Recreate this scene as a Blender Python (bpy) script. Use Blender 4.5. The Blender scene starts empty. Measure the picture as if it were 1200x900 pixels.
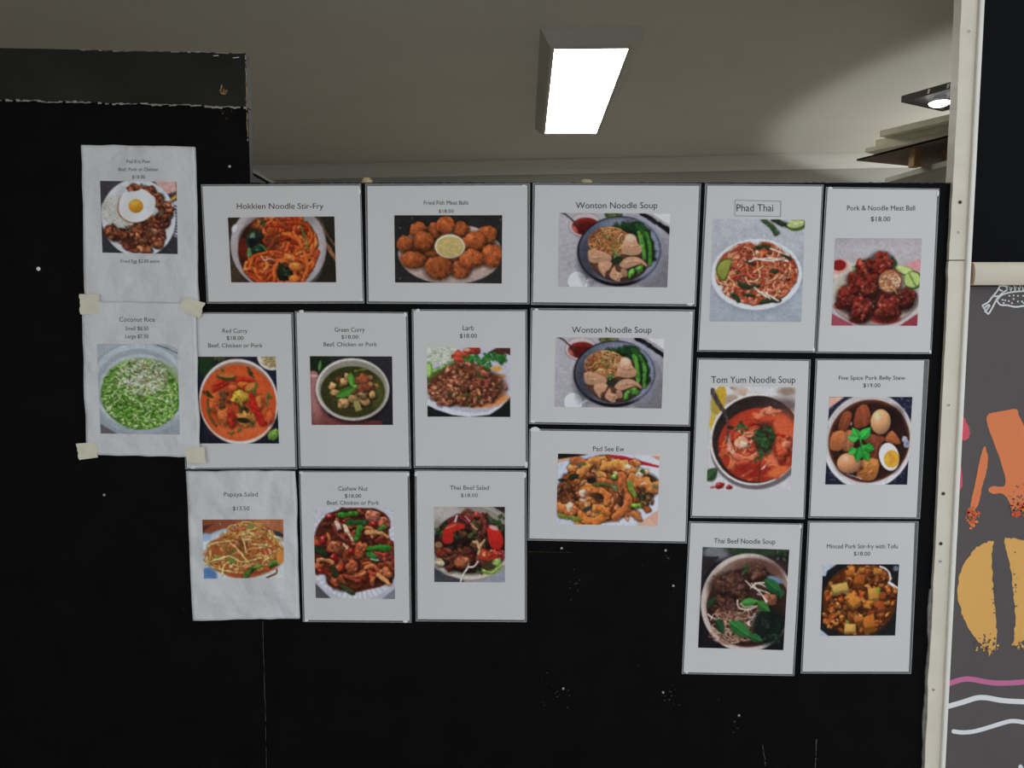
import bpy, math, random
import numpy as np
from mathutils import Vector

# ------------------------------------------------------------------ camera, light, exposure
scene = bpy.context.scene
COL = scene.collection
D, CZ, PITCH, FPX = 1.43, 1.55, math.radians(4.8), 26 / 36 * 1200
cam_d = bpy.data.cameras.new('camera')
cam_d.sensor_width = 36; cam_d.lens = 26; cam_d.clip_start = .02
cam = bpy.data.objects.new('camera', cam_d)
cam.location = (0, -D, CZ); cam.rotation_euler = (math.pi / 2 - PITCH, 0, 0)
COL.objects.link(cam); scene.camera = cam

world = bpy.data.worlds.new('sky'); scene.world = world; world.use_nodes = True
wb = world.node_tree.nodes['Background']
wb.inputs[0].default_value = (.90, .95, 1.03, 1); wb.inputs[1].default_value = 1.24
scene.view_settings.view_transform = 'Standard'
scene.view_settings.look = 'None'
scene.view_settings.gamma = 1
scene.view_settings.use_curve_mapping = False
scene.view_settings.exposure = 0.0
PANEL_EMIT = 32.0          # ceiling panel
SPOT_POWER = 120.0         # unseen uplight added to brighten the ceiling's right side
PRINT_K = .60             # light that reaches the prints, to turn seen colours into ink colours

# ------------------------------------------------------------------ helpers
def ray(x, y):
    a = (x - 600) / FPX; b = (450 - y) / FPX
    cp, sp = math.cos(PITCH), math.sin(PITCH)
    return Vector((a, cp + b * sp, -sp + b * cp))
def W(x, y, off=0.0):                       # point on the partition (plane y = -off)
    d = ray(x, y); return Vector((0, -D, CZ)) + d * ((D - off) / d.y)
def Z(x, y, h):                             # point at height h
    d = ray(x, y); return Vector((0, -D, CZ)) + d * ((h - CZ) / d.z)
def Warr(xs, ys, off):
    a = (np.asarray(xs) - 600) / FPX; b = (450 - np.asarray(ys)) / FPX
    cp, sp = math.cos(PITCH), math.sin(PITCH)
    dy = cp + b * sp; dz = -sp + b * cp
    t = (D - np.asarray(off)) / dy
    return np.stack([a * t, -D + dy * t, CZ + dz * t], -1)

def lin(c):
    c = np.asarray(c, float) / 255.0
    return np.where(c <= .04045, c / 12.92, ((c + .055) / 1.055) ** 2.4)

MATS = {}
def mat(name, col, rough=.5, spec=.3, noise=0, nscale=40, bump=0, bscale=200, metal=0, coat=0, alpha=1, bdist=.002, emit=None, estr=0, col2=None, attr=None):
    if name in MATS: return MATS[name]
    m = bpy.data.materials.new(name); m.use_nodes = True
    nt = m.node_tree; b = nt.nodes['Principled BSDF']
    c = tuple(lin(col)) + (1,) if max(col) > 1 else tuple(col) + (1,)
    b.inputs['Base Color'].default_value = c
    b.inputs['Roughness'].default_value = rough
    b.inputs['Specular IOR Level'].default_value = spec
    b.inputs['Metallic'].default_value = metal
    b.inputs['Coat Weight'].default_value = coat
    b.inputs['Coat Roughness'].default_value = .12
    b.inputs['Alpha'].default_value = alpha
    tc = nt.nodes.new('ShaderNodeTexCoord')
    if noise:
        n = nt.nodes.new('ShaderNodeTexNoise'); n.inputs['Scale'].default_value = nscale; n.inputs['Detail'].default_value = 6
        nt.links.new(tc.outputs['Object'], n.inputs['Vector'])
        r = nt.nodes.new('ShaderNodeValToRGB')
        r.color_ramp.elements[0].position = .3; r.color_ramp.elements[1].position = .7
        k = 1 - noise
        c2 = tuple(lin(col2)) if col2 else tuple(v * k for v in c[:3])
        r.color_ramp.elements[0].color = c2 + (1,); r.color_ramp.elements[1].color = c
        nt.links.new(n.outputs['Fac'], r.inputs['Fac']); nt.links.new(r.outputs['Color'], b.inputs['Base Color'])
    if bump:
        n2 = nt.nodes.new('ShaderNodeTexNoise'); n2.inputs['Scale'].default_value = bscale; n2.inputs['Detail'].default_value = 4
        nt.links.new(tc.outputs['Object'], n2.inputs['Vector'])
        bp = nt.nodes.new('ShaderNodeBump'); bp.inputs['Strength'].default_value = bump; bp.inputs['Distance'].default_value = bdist
        nt.links.new(n2.outputs['Fac'], bp.inputs['Height']); nt.links.new(bp.outputs['Normal'], b.inputs['Normal'])
    if emit:
        b.inputs['Emission Color'].default_value = tuple(emit) + (1,); b.inputs['Emission Strength'].default_value = estr
    if attr:
        a = nt.nodes.new('ShaderNodeAttribute'); a.attribute_name = attr
        nt.links.new(a.outputs['Color'], b.inputs['Base Color'])
    MATS[name] = m
    return m

def mesh(name, verts, faces, m, parent=None, smooth=False):
    me = bpy.data.meshes.new(name); me.from_pydata([tuple(v) for v in verts], [], [tuple(f) for f in faces]); me.update()
    if m: me.materials.append(m)
    if smooth: me.polygons.foreach_set('use_smooth', [True] * len(me.polygons))
    o = bpy.data.objects.new(name, me); COL.objects.link(o)
    if parent: o.parent = parent
    return o
def empty(name, loc=(0, 0, 0)):
    o = bpy.data.objects.new(name, None); o.location = loc; o.empty_display_size = .05; COL.objects.link(o); return o
def adopt(o, parent):                       # parent while keeping the child's place
    o.parent = parent; o.location = o.location - parent.location
def tag(o, label=None, cat=None, group=None, kind=None):
    if label: o['label'] = label
    if cat: o['category'] = cat
    if group: o['group'] = group
    if kind: o['kind'] = kind
    return o
def hexa(p):                                # 8 points: 4 front (ccw), 4 back
    return list(p), [(0, 1, 2, 3), (7, 6, 5, 4), (4, 5, 1, 0), (5, 6, 2, 1), (6, 7, 3, 2), (7, 4, 0, 3)]
def box(name, x0, x1, y0, y1, z0, z1, m, parent=None):
    v = [(x0, y0, z0), (x1, y0, z0), (x1, y0, z1), (x0, y0, z1), (x0, y1, z0), (x1, y1, z0), (x1, y1, z1), (x0, y1, z1)]
    return mesh(name, *hexa(v), m, parent)
def bevel(o, w=.002, seg=2):
    b = o.modifiers.new('bevel', 'BEVEL'); b.width = w; b.segments = seg; b.limit_method = 'ANGLE'; return o
def tube(name, pts, r, m, parent=None, n=8):
    pts = [Vector(p) for p in pts]; vs = []; fs = []
    for i, p in enumerate(pts):
        t = (pts[min(i + 1, len(pts) - 1)] - pts[max(i - 1, 0)]).normalized()
        u = t.orthogonal().normalized() if abs(t.z) > .9 else t.cross(Vector((0, 0, 1))).normalized()
        w = t.cross(u)
        for k in range(n):
            a = 2 * math.pi * k / n; vs.append(p + (u * math.cos(a) + w * math.sin(a)) * r)
    for i in range(len(pts) - 1):
        for k in range(n):
            fs.append((i * n + k, i * n + (k + 1) % n, (i + 1) * n + (k + 1) % n, (i + 1) * n + k))
    fs.append(tuple(range(n))[::-1]); fs.append(tuple(range((len(pts) - 1) * n, len(pts) * n)))
    return mesh(name, vs, fs, m, parent, True)
def lathe(name, prof, m, parent=None, n=20, axis='y', at=(0, 0, 0)):   # profile (r, h); axis -y = out of the wall, z = up
    vs = []; fs = []; at = Vector(at)
    for r, h in prof:
        for k in range(n):
            a = 2 * math.pi * k / n
            vs.append(at + (Vector((r * math.cos(a), -h, r * math.sin(a))) if axis == 'y' else Vector((r * math.cos(a), r * math.sin(a), h))))
    for i in range(len(prof) - 1):
        for k in range(n):
            fs.append((i * n + k, i * n + (k + 1) % n, (i + 1) * n + (k + 1) % n, (i + 1) * n + k))
    fs.append(tuple(range((len(prof) - 1) * n, len(prof) * n)))
    return mesh(name, vs, fs, m, parent, True)

# ------------------------------------------------------------------ materials
BLACK = mat('black_paint', (.0036, .0036, .0037), .55, .06, noise=.45, nscale=14, bump=.25, bscale=260)
BLACKR = mat('black_paint_rail', (.024, .024, .020), .6, .10, noise=.4, nscale=9, bump=.25, bscale=200)
CREAM = mat('cream_enamel', (.80, .745, .59), .45, .3, noise=.10, nscale=18)
CREAM2 = mat('cream_vinyl', (.70, .63, .49), .5, .25, noise=.05, nscale=12)
CEIL = mat('ceiling_board', (.58, .555, .465), .8, .15, noise=.05, nscale=3, bump=.12, bscale=500)
BACKW = mat('back_wall_paint', (.32, .315, .28), .8, .15, noise=.06, nscale=4)
CORN = mat('cornice_paint', (.50, .48, .42), .6, .2)
SLEEVE = mat('laminate_film', (.26, .265, .26), .22, .5, alpha=.42)
RIM = mat('laminate_rim', (.50, .51, .50), .3, .5, alpha=.75)
LAMP_ = mat('laminated_paper', (.69, .68, .655), .38, .3, noise=.02, nscale=6, bump=.05, bscale=14)
PAPER = mat('plain_paper', (.71, .715, .705), .75, .2, noise=.05, nscale=9, bump=.9, bscale=7, bdist=.035)
INK = mat('text_ink', (.02, .02, .022), .6, .1)
INKF = mat('faint_text_ink', (.06, .06, .064), .6, .1)
TAPE = mat('masking_tape', (.82, .78, .60), .55, .2, noise=.10, nscale=60, alpha=.93)
TACK = mat('white_corner_tack', (.80, .80, .78), .5, .3)
PRINT = mat('photo_print', (.5, .5, .5), .55, .06, attr='ink')
STEEL = mat('screw_steel', (.62, .62, .60), .35, .5, metal=.8)
DARKH = mat('hole_dark', (.01, .01, .01), .9, .05)
PLYW = mat('plywood', (.42, .30, .16), .7, .2, noise=.4, nscale=30)
FOAM = mat('filler_foam', (.62, .50, .28), .9, .1, noise=.3, nscale=200)
PALEW = mat('pale_board_edge', (.84, .78, .58), .7, .2, noise=.2, nscale=25)
GREYB = mat('grey_board', (.36, .35, .29), .7, .2, noise=.2, nscale=15)
BROWNB = mat('brown_board', (.22, .16, .12), .7, .2, noise=.3, nscale=12)
DARKP = mat('dark_plank', (.075, .072, .068), .6, .2, noise=.3, nscale=15)
TIMB = mat('raw_timber', (.45, .27, .12), .7, .2, noise=.3, nscale=40)
SCUFF = mat('scuffed_edge', (.40, .36, .31), .8, .1, noise=.5, nscale=90)
BANNER = mat('banner_vinyl', (.110, .097, .092), .55, .2, noise=.06, nscale=10)
OUTF = mat('paving', (.55, .54, .53), .85, .2, noise=.2, nscale=6)
INF = mat('shop_floor', (.30, .27, .24), .7, .2, noise=.15, nscale=8)
SIDEW = mat('side_wall_paint', (.36, .30, .23), .8, .15, noise=.1, nscale=4)

# ------------------------------------------------------------------ the setting
CEIL_Z = 2.60
s = tag(box('floor', -4.5, 5.5, -6, 4.6, -.10, 0, OUTF), kind='structure')
s = tag(box('ceiling', -3.2, 3.6, .0, 4.6, CEIL_Z, CEIL_Z + .12, CEIL), kind='structure')
tag(box('ceiling_added_shade', -3.2, .9, -2.4, -.0005, CEIL_Z, CEIL_Z + .12, mat('added_shade_brown', (.46, .38, .29), .8, .15, noise=.1, nscale=3)), kind='structure')  # unseen roof added to hold daylight off the partition's top and left
# back wall of the room, seen in the gap over the partition; it stands a little askew
bw0, bw1 = Vector((-3.2, 3.86, 0)), Vector((3.6, 3.20, 0)); bt = (bw1 - bw0).normalized(); bn = Vector((bt.y, -bt.x, 0))
def slab(name, a, b, z0, z1, th, m, prof=None):
    p = [Vector((a.x, a.y, z0)), Vector((b.x, b.y, z0)), Vector((b.x, b.y, z1)), Vector((a.x, a.y, z1))]
    return mesh(name, *hexa(p + [q - bn * th for q in p]), m)
tag(slab('wall_back', bw0, bw1, 0, CEIL_Z, .1, BACKW), kind='structure')
prof = [(0, 0), (.0, -.085), (.012, -.085), (.02, -.06), (.045, -.03), (.07, -.012), (.085, -.010), (.085, 0)]
vs = [];
for e in (bw0 + bt * .05, bw1 - bt * .05):
    for o_, h in prof: vs.append(e + bn * (o_ + .001) + Vector((0, 0, CEIL_Z + h - .001)))
n = len(prof)
tag(mesh('trim_3', vs, [(i, (i + 1) % n, n + (i + 1) % n, n + i) for i in range(n)] + [tuple(range(n))[::-1], tuple(range(n, 2 * n))], CORN), kind='structure')
tag(box('wall_left', -3.3, -3.2, -4.6, 3.86, 0, CEIL_Z, SIDEW), kind='structure')  # its unseen run in front of the partition is added to darken the left
tag(box('wall_right', 3.6, 3.7, .03, 3.3, 0, CEIL_Z, SIDEW), kind='structure')

# black partition the menus hang on: tall board and low board
xL = W(301, 480).x; topM = W(700, 214).z; topL0, topL1 = W(0, 57).z, W(290, 63).z
xR = W(1112, 217).x + .012
seamL0, seamL1 = W(0, 119).z, W(290, 127.5).z
zf = lambda x, a, b: a + (b - a) * (x - W(0, 90).x) / (W(290, 90).x - W(0, 90).x)
xl = -2.4
p = [Vector((xl, 0, 0)), Vector((xL, 0, 0)), Vector((xL, 0, seamL1)), Vector((xl, 0, zf(xl, seamL0, seamL1)))]
tall = tag(mesh('wall_front_left', *hexa(p + [q + Vector((0, .018, 0)) for q in p]), BLACK), kind='structure')
# header rail along its top, a hair proud, its lower arris worn to bare board
g = .0022
p = [Vector((xl, -.004, zf(xl, seamL0, seamL1) + g)), Vector((xL, -.004, seamL1 + g)), Vector((xL, -.004, topL1)), Vector((xl, -.004, zf(xl, topL0, topL1)))]
rail = mesh('header_rail', *hexa(p + [q + Vector((0, .022, 0)) for q in p]), BLACKR, tall)
rng = random.Random(3)
def scuff_strip(name, a, b, w0, off, parent, m, n=60, gap=.25, thick=.0006, seed=1):
    """a worn, broken light line between two wall points (an edge rubbed bare)"""
    r = random.Random(seed); vs = []; fs = []
    a = Vector(a); b = Vector(b); L = b - a; up = Vector((0, 0, 1)) if abs(L.x) > abs(L.z) else Vector((1, 0, 0))
    wob = 0
    for i in range(n):
        if r.random() < gap: continue
        w = w0 * (.25 + .9 * r.random()); wob = wob * .6 + r.uniform(-.3, .3) * w0
        for t, ww in ((i / n, w), ((i + 1.05) / n, w * r.uniform(.5, 1))):
            c = a + L * t + up * wob
            for sgn in (-.5, .5): vs.append(c + up * ww * sgn + Vector((0, -off, 0)))
        k = len(vs) - 4
        fs.append((k, k + 2, k + 3, k + 1))
    return mesh(name, vs, fs, m, parent)
scuff_strip('worn_edge', (W(0, 119).x, 0, seamL0 + .001), (xL, 0, seamL1 + .001), .0042, .0046, tall, SCUFF, 70, .12, seed=4)
scuff_strip('worn_edge', (W(95, 60).x, 0, zf(W(95, 60).x, topL0, topL1) - .0008), (xL, 0, topL1 - .0008), .0022, .0046, tall, SCUFF, 60, .3, seed=5)
scuff_strip('worn_edge', (xL - .0008, 0, W(289, 166).z), (xL - .0008, 0, topL1), .0022, .0046, tall, mat('bare_edge', (.50, .36, .20), .8, .1, noise=.4, nscale=120), 40, .12, seed=6)
scuff_strip('worn_edge', (xL - .0006, 0, .3), (xL - .0006, 0, W(308, 728).z), .0016, .0006, tall, mat('seam_light', (.07, .066, .06), .8, .1), 60, .05, seed=8)
# low board
mid = tag(box('wall_front_middle', xL + .0012, xR, 0.0005, .018, 0, topM, BLACK), kind='structure')
scuff_strip('worn_edge', (xL + .02, 0, topM - .0006), (xR - .01, 0, topM - .0006), .0022, .0006, mid, mat('edge_flecks', (.10, .09, .07), .9, .1, noise=.5, nscale=150), 160, .35, seed=9)  # broken, paler line along the low board's top edge
scuff_strip('seam_line', W(618, 646.5), W(672, 647.5), .0012, .0004, mid, mat('olive_seam', (.05, .05, .02), .8, .1), 20, .0, seed=10)
scuff_strip('seam_line', W(672, 647.5), W(803, 652.5), .0009, .0004, mid, mat('dark_seam', (.012, .012, .01), .8, .1), 30, .15, seed=11)

# cream steel angle that covers the partition's right edge
tx0, tx1 = W(1121, 0).x, W(1149.5, 0).x
trim = empty('trim_1', (tx0, 0, 0)); tag(trim, kind='structure')
jz = W(1120, 306).z
def lumpy(name, xa, xb, z0, z1, yf, yb, m, amp, seed, n=60):
    """strip whose left edge is ragged where paint slopped over it"""
    r = random.Random(seed); vs = []; fs = []
    w = 0
    for i in range(n + 1):
        z = z0 + (z1 - z0) * i / n; w = w * .75 + r.uniform(-amp, amp)
        if r.random() < .05: w -= amp * 3 * r.random()
        for (x, y) in ((xa + w, yf), (xb, yf), (xb, yb), (xa + w, yb)): vs.append(Vector((x, y, z)))
    for i in range(n):
        for k in range(4):
            fs.append((i * 4 + k, i * 4 + (k + 1) % 4, i * 4 + 4 + (k + 1) % 4, i * 4 + 4 + k))
    fs.append((3, 2, 1, 0)); fs.append((n * 4, n * 4 + 1, n * 4 + 2, n * 4 + 3))
    return mesh(name, vs, fs, m)
xa = W(1110.5, 300).x; xb = W(1134.5, 300).x
o = lumpy('face_plate', xa, xb - .010, 0, jz, -.007, .017, CREAM, .0006, 3, 90); adopt(o, trim)
o = lumpy('face_plate', xa - .001, xb - .010, jz + .002, 2.55, -.0073, .017, CREAM, .0006, 4, 60); adopt(o, trim)
o = bevel(box('lip', xb - .0100, xb, -.013, .017, 0, 2.55, mat('cream_lip', (.86, .84, .74), .4, .3, noise=.05, nscale=20)), .003, 3); adopt(o, trim)
# black fin of the board edge showing left of the strip, slopped with cream paint low down
o = lumpy('paint_slop', xa - .0035, xa + .002, .35, W(1090, 690).z, -.003, .012, mat('slop_grey', (.30, .30, .27), .7, .2, noise=.5, nscale=60), .0012, 7, 70); adopt(o, trim)

def screw(x, y, parent, r=.0028, off=.0, m=STEEL, dark=True, loc=None):
    c = W(x, y, off)
    o = lathe('screw', [(r, 0), (r, .0006), (r * .75, .0011), (r * .35, .0008)], m, None, 10, 'y', c)
    if dark:
        h = lathe('screw_recess', [(r * .38, .0009), (r * .36, .0012)], DARKH, None, 6, 'y', c); h.parent = o
    if parent.location.length > 0:
        o.location = -parent.location
    o.parent = parent
    return o
for x, y, dk in ((1136, 36.5, 1), (1125, 237, 0), (1123.5, 272, 1), (1112, 474.5, 1), (1105.5, 578.5, 0), (1102.5, 637, 0), (1102, 657.5, 1), (1094, 808, 1)):
    screw(x, y, trim, .0032 if dk else .0036, .0074, STEEL if dk else mat('dark_plug', (.10, .10, .09), .6, .2), True)
for x, y in ((658, 642.5), (780, 645), (789, 686.5), (660, 807), (777, 811.5), (866, 838.5)):
    screw(x, y, mid, .0024, .0002)
for x, y in ((269, 195), (122, 580)):
    screw(x, y, tall, .0026, .0002)
lathe('screw', [(.004, 0), (.0035, .0012), (.002, .0018)], mat('white_plug', (.8, .8, .78), .5, .3), tall, 12, 'y', W(45, 315))
for x, y in ((752, 663), (748, 780), (80, 319), (842, 821)):
    lathe('screw_hole', [(.0035, 0), (.003, .0005), (.001, .0002)], DARKH, mid if x > 300 else tall, 9, 'y', W(x, y))
r0 = random.Random(12)
def chips(name, x, y, sp, n, size, m, parent, seed):
    r = random.Random(seed); vs = []; fs = []
    for i in range(n):
        c = W(x + r.gauss(0, sp), y + r.gauss(0, sp), .0007 if parent is not tall else .0047); a = r.uniform(0, 3); l = size * r.uniform(.4, 1.2); w = l * r.uniform(.2, .5)
        u = Vector((math.cos(a), 0, math.sin(a))); v = Vector((-u.z, 0, u.x)); k = len(vs)
        vs += [c - u * l - v * w, c + u * l - v * w * .4, c + u * l * .7 + v * w, c - u * l * .8 + v * w]; fs.append((k, k + 1, k + 2, k + 3))
    return mesh(name, vs, fs, m, parent)
chips('chipped_paint', 261, 106.5, 2.2, 16, .0035, TIMB, tall, 1)
chips('chipped_paint', 262, 131, 4, 8, .0012, TIMB, tall, 2)
CHIP = mat('chip_grey', (.12, .12, .125), .8, .1)
for i, (x, y, sp, n) in enumerate(((657, 815, 7, 14), (784, 815, 7, 14), (670, 685, 7, 8), (640, 795, 5, 5), (862, 851, 3, 6), (786, 652, 3, 5), (98, 714, 3, 1), (215, 715, 2, 2))):
    chips('scratch', x, y, sp, n, .0016, CHIP, mid, 20 + i)
for a, b in (((893, 872), (897.5, 899)), ((957, 866), (955, 899)), ((250, 65.5), (256, 65)), ((273, 67.8), (280, 67.2))):
    pp = mid if a[0] > 300 else tall
    o2 = .0006 if pp is mid else .0046
    if pp is tall:
        tube('staple', [W(*a, .004), W(a[0] + .5, a[1], .006), W(b[0] - .5, b[1], .006), W(*b, .004)], .0007, mat('staple_wire', (.75, .75, .75), .3, .5), pp, 6)
    else:
        scuff_strip('scratch', W(*a), W(*b), .0016, o2, pp, CHIP, 12, .2, seed=int(a[0]))

# right of the strip: black panel over a cream bar over the printed banner, set a little back
tag(box('wall_front_right', xb + .0005, 2.4, .020, .04, 0, 2.56, mat('black_sheet', (.0030, .0032, .0034), .55, .06, noise=.3, nscale=8, bump=.15, bscale=300)), kind='structure')
zt, zb = W(1180, 307.5).z, W(1180, 334).z
bx0 = W(1136, 320).x
bar = empty('trim_2', (bx0, 0, zb)); tag(bar, kind='structure')
bp = []
for i in range(9):
    a = i / 8; bp.append((-.004 - .010 * math.sin(math.pi * min(1, .12 + .88 * a)) ** .5, zb + (zt - zb) * a))
bp += [(.0195, zt), (.0195, zb)]
vs = [Vector((x, y, z)) for x in (bx0 + .003, 2.35) for y, z in bp]; n = len(bp)
o = mesh('rounded_bar', vs, [(i, (i + 1) % n, n + (i + 1) % n, n + i) for i in range(n)] + [tuple(range(n))[::-1], tuple(range(n, 2 * n))], CREAM2); adopt(o, bar)
o = box('bar_end', bx0 - .002, bx0 + .0028, -.006, .0195, zb + .002, zt - .001, mat('bar_end_brown', (.30, .17, .10), .7, .2)); adopt(o, bar)

# ------------------------------------------------------------------ printed banner with loose painted motifs
BY = .016          # banner face sits at y = +.016
def B(x, y, lift=.0004):
    d = ray(x, y); return Vector((0, -D, CZ)) + d * ((D + BY - lift) / d.y)
ban = empty('printed_banner', (B(1180, 800).x, .02, .30))
tag(ban, 'dark grey vinyl banner printed with orange, yellow, pink and white brush shapes', 'banner')
bzt = zb - .002; bxl = xb + .001
o = box('vinyl_sheet', bxl, 2.35, BY, .0198, .30, bzt, BANNER); adopt(o, ban)
def smoothpoly(pts, sub=6, jit=0, seed=0, closed=True):
    r = random.Random(seed); out = []; n = len(pts)
    for i in range(n if closed else n - 1):
        p0, p1, p2, p3 = [np.array(pts[(i + k) % n] if closed else pts[min(max(i + k, 0), n - 1)], float) for k in (-1, 0, 1, 2)]
        for k in range(sub):
            t = k / sub
            q = .5 * (2 * p1 + (p2 - p0) * t + (2 * p0 - 5 * p1 + 4 * p2 - p3) * t * t + (3 * p1 - p0 - 3 * p2 + p3) * t ** 3)
            out.append((q[0] + r.uniform(-jit, jit), q[1] + r.uniform(-jit, jit)))
    if not closed: out.append(tuple(map(float, pts[-1])))
    return out
def motif(name, pts, m, sub=6, jit=.0, seed=0):
    q = smoothpoly(pts, sub, jit, seed) if sub > 1 else pts
    vs = [B(*p) for p in q]
    o = mesh(name, vs, [tuple(range(len(vs)))[::-1]], m); adopt(o, ban); return o
def brush(name, pts, w, m, sub=8, taper=0, lift=.0004):
    q = np.array(smoothpoly(pts, sub, closed=False)); t = np.gradient(q, axis=0); t /= np.linalg.norm(t, axis=1)[:, None] + 1e-9
    nn = np.stack([-t[:, 1], t[:, 0]], 1); n = len(q); vs = []
    q2 = np.concatenate([[q[0] - t[0] * w * .35], q, [q[-1] + t[-1] * w * .35]]); nn = np.concatenate([[nn[0]], nn, [nn[-1]]]); n = len(q2)
    for i in range(n):
        ww = w / 2 * (.55 if i in (0, n - 1) else 1)
        vs += [B(*(q2[i] + nn[i] * ww), lift), B(*(q2[i] - nn[i] * ww), lift)]
    o = mesh(name, vs, [(2 * i, 2 * i + 2, 2 * i + 3, 2 * i + 1) for i in range(n - 1)], m); adopt(o, ban); return o
def specks(name, x, y, sx, sy, n, size, m, seed):
    r = random.Random(seed); vs = []; fs = []
    for i in range(n):
        cx, cy = x + r.gauss(0, sx), y + r.gauss(0, sy); k = len(vs); ss = size * r.uniform(.3, 1)
        m_ = 5
        for j in range(m_):
            a = -2 * math.pi * j / m_; vs.append(B(cx + math.cos(a) * ss * r.uniform(.6, 1.3), cy + math.sin(a) * ss * r.uniform(.6, 1.3), .0006 + seed * .00003))
        fs.append(tuple(range(k, k + m_))[::-1])
    o = mesh(name, vs, fs, m); adopt(o, ban); o['kind'] = 'stuff'; return o
ORG = mat('orange_print', (.80, .23, .085), .55, .2); PNK = mat('pink_print', (.72, .10, .14), .55, .2)
YEL = mat('yellow_print', (.80, .44, .12), .55, .2); MAU = mat('mauve_print', (.60, .17, .33), .55, .2); WHT = mat('white_print', (.80, .82, .80), .55, .2)
RED = mat('red_print', (.75, .10, .03), .55, .2)
motif('orange_shape', [(1157.5, 486), (1170, 482.5), (1190.5, 479.5), (1194, 487), (1199, 497), (1208, 515), (1222, 548), (1236, 600), (1214, 601), (1199, 599), (1190, 597), (1185, 592), (1176, 579), (1163, 578.5), (1158, 574), (1163, 570), (1178, 568), (1174, 545), (1163, 514), (1157, 497)], ORG, 5, .35, 2)
motif('orange_shape', [(1153.5, 523), (1157.5, 536), (1156, 552), (1151, 570), (1146, 592), (1137, 596), (1141, 575), (1147, 545)], ORG, 6, .4, 3)
specks('orange_specks', 1140, 605, 3.4, 6, 40, 2.6, ORG, 5); specks('orange_specks', 1192, 594, 4, 4.5, 30, 3, ORG, 6)
specks('worn_specks', 1190, 585, 8, 7, 26, 1.5, BANNER, 7)
motif('pink_shape', [(1120, 487), (1129, 488), (1134, 497), (1136.5, 508), (1133, 515), (1120, 513)], PNK, 7, .9, 8)
motif('pink_shape', [(1119, 526), (1125, 528), (1126.5, 545), (1127.5, 570), (1117, 574)], PNK, 6, .4, 9)
motif('yellow_shape', [(1163.5, 634), (1162, 650), (1164, 690), (1166, 715), (1168, 752), (1160, 764), (1152, 757), (1140, 744), (1130, 726), (1123.5, 705), (1122, 690), (1127, 667), (1136, 651), (1147, 640)], YEL, 8, .9, 10)
motif('yellow_shape', [(1177, 633), (1184, 631), (1200, 633), (1222, 640), (1243, 660), (1252, 690), (1245, 722), (1228, 748), (1210, 758), (1198, 750), (1192, 756), (1188, 752), (1190, 720), (1188, 700), (1184, 665)], YEL, 8, .9, 11)
specks('yellow_specks', 1160, 758, 6, 3.5, 34, 2, YEL, 12); specks('yellow_specks', 1194, 752, 4, 4, 20, 2, YEL, 13)
specks('worn_specks', 1154, 751, 8, 5, 34, 1.6, BANNER, 14); specks('worn_specks', 1166, 690, 2, 32, 26, 1.3, BANNER, 15); specks('worn_specks', 1189, 690, 2, 30, 22, 1.3, BANNER, 16)
specks('red_specks', 1142, 603, 4, 5, 16, 2.6, RED, 17); specks('red_specks', 1196, 600, 5, 3, 16, 2.6, RED, 18)
brush('mauve_wave', [(1098, 806), (1112, 801), (1128, 796.2), (1140, 796.2), (1155, 799), (1172, 800.5), (1200, 799), (1240, 793), (1290, 798)], 6.2, MAU)
brush('white_wave', [(1095, 832), (1110, 828), (1128, 823), (1144, 818), (1156, 817.7), (1172, 820.5), (1190, 822), (1210, 822), (1240, 817), (1290, 822)], 6, WHT)
brush('white_wave', [(1117, 857), (1128, 858.3), (1142, 857), (1160, 852), (1178, 846.5), (1188, 845), (1203, 847), (1235, 853), (1290, 850)], 5, WHT)
brush('white_wave', [(1195.5, 898), (1203, 906), (1230, 912), (1290, 905)], 5, WHT)
# outline drawing under the bar
def bz(x, y): return (1090 + x * 110 / 900, 300 + y * 110 / 900)
for pts in ([(670, 285), (640, 340), (590, 400), (560, 440), (510, 470), (505, 480), (545, 545), (565, 548), (610, 470), (650, 395), (700, 350)], [(670, 285), (720, 288), (735, 305), (735, 325), (700, 350)],
            [(665, 322), (690, 335)], [(612, 385), (655, 385)], [(520, 500), (555, 470), (570, 478), (545, 510)], [(525, 535), (560, 495)],
            [(640, 425), (680, 380), (740, 355), (820, 342), (900, 338), (1000, 345), (1090, 380), (1120, 425), (1080, 465), (980, 480), (900, 478), (820, 488), (740, 472), (680, 470), (655, 450), (640, 425)]):
    brush('line_drawing', [bz(*p) for p in pts], 1.9, WHT, 5)
for i in range(16):
    x = 745 + i * 20
    brush('line_drawing', [bz(x, 285 + 8 * (i % 3)), bz(x + (6 if i % 2 else -10), 335)], 1.0, WHT, 2)
for x, y in ((695, 420), (720, 425), (705, 450), (755, 432), (760, 382), (800, 378), (800, 412), (785, 452), (842, 382), (842, 436), (880, 436), (892, 382), (895, 450), (940, 400), (990, 440), (1040, 410)):
    q = bz(x, y); motif('line_drawing', [(q[0] - 1, q[1] - 1), (q[0] + 1, q[1] - .8), (q[0] + .9, q[1] + 1), (q[0] - .8, q[1] + .9)], WHT, 1)

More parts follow.
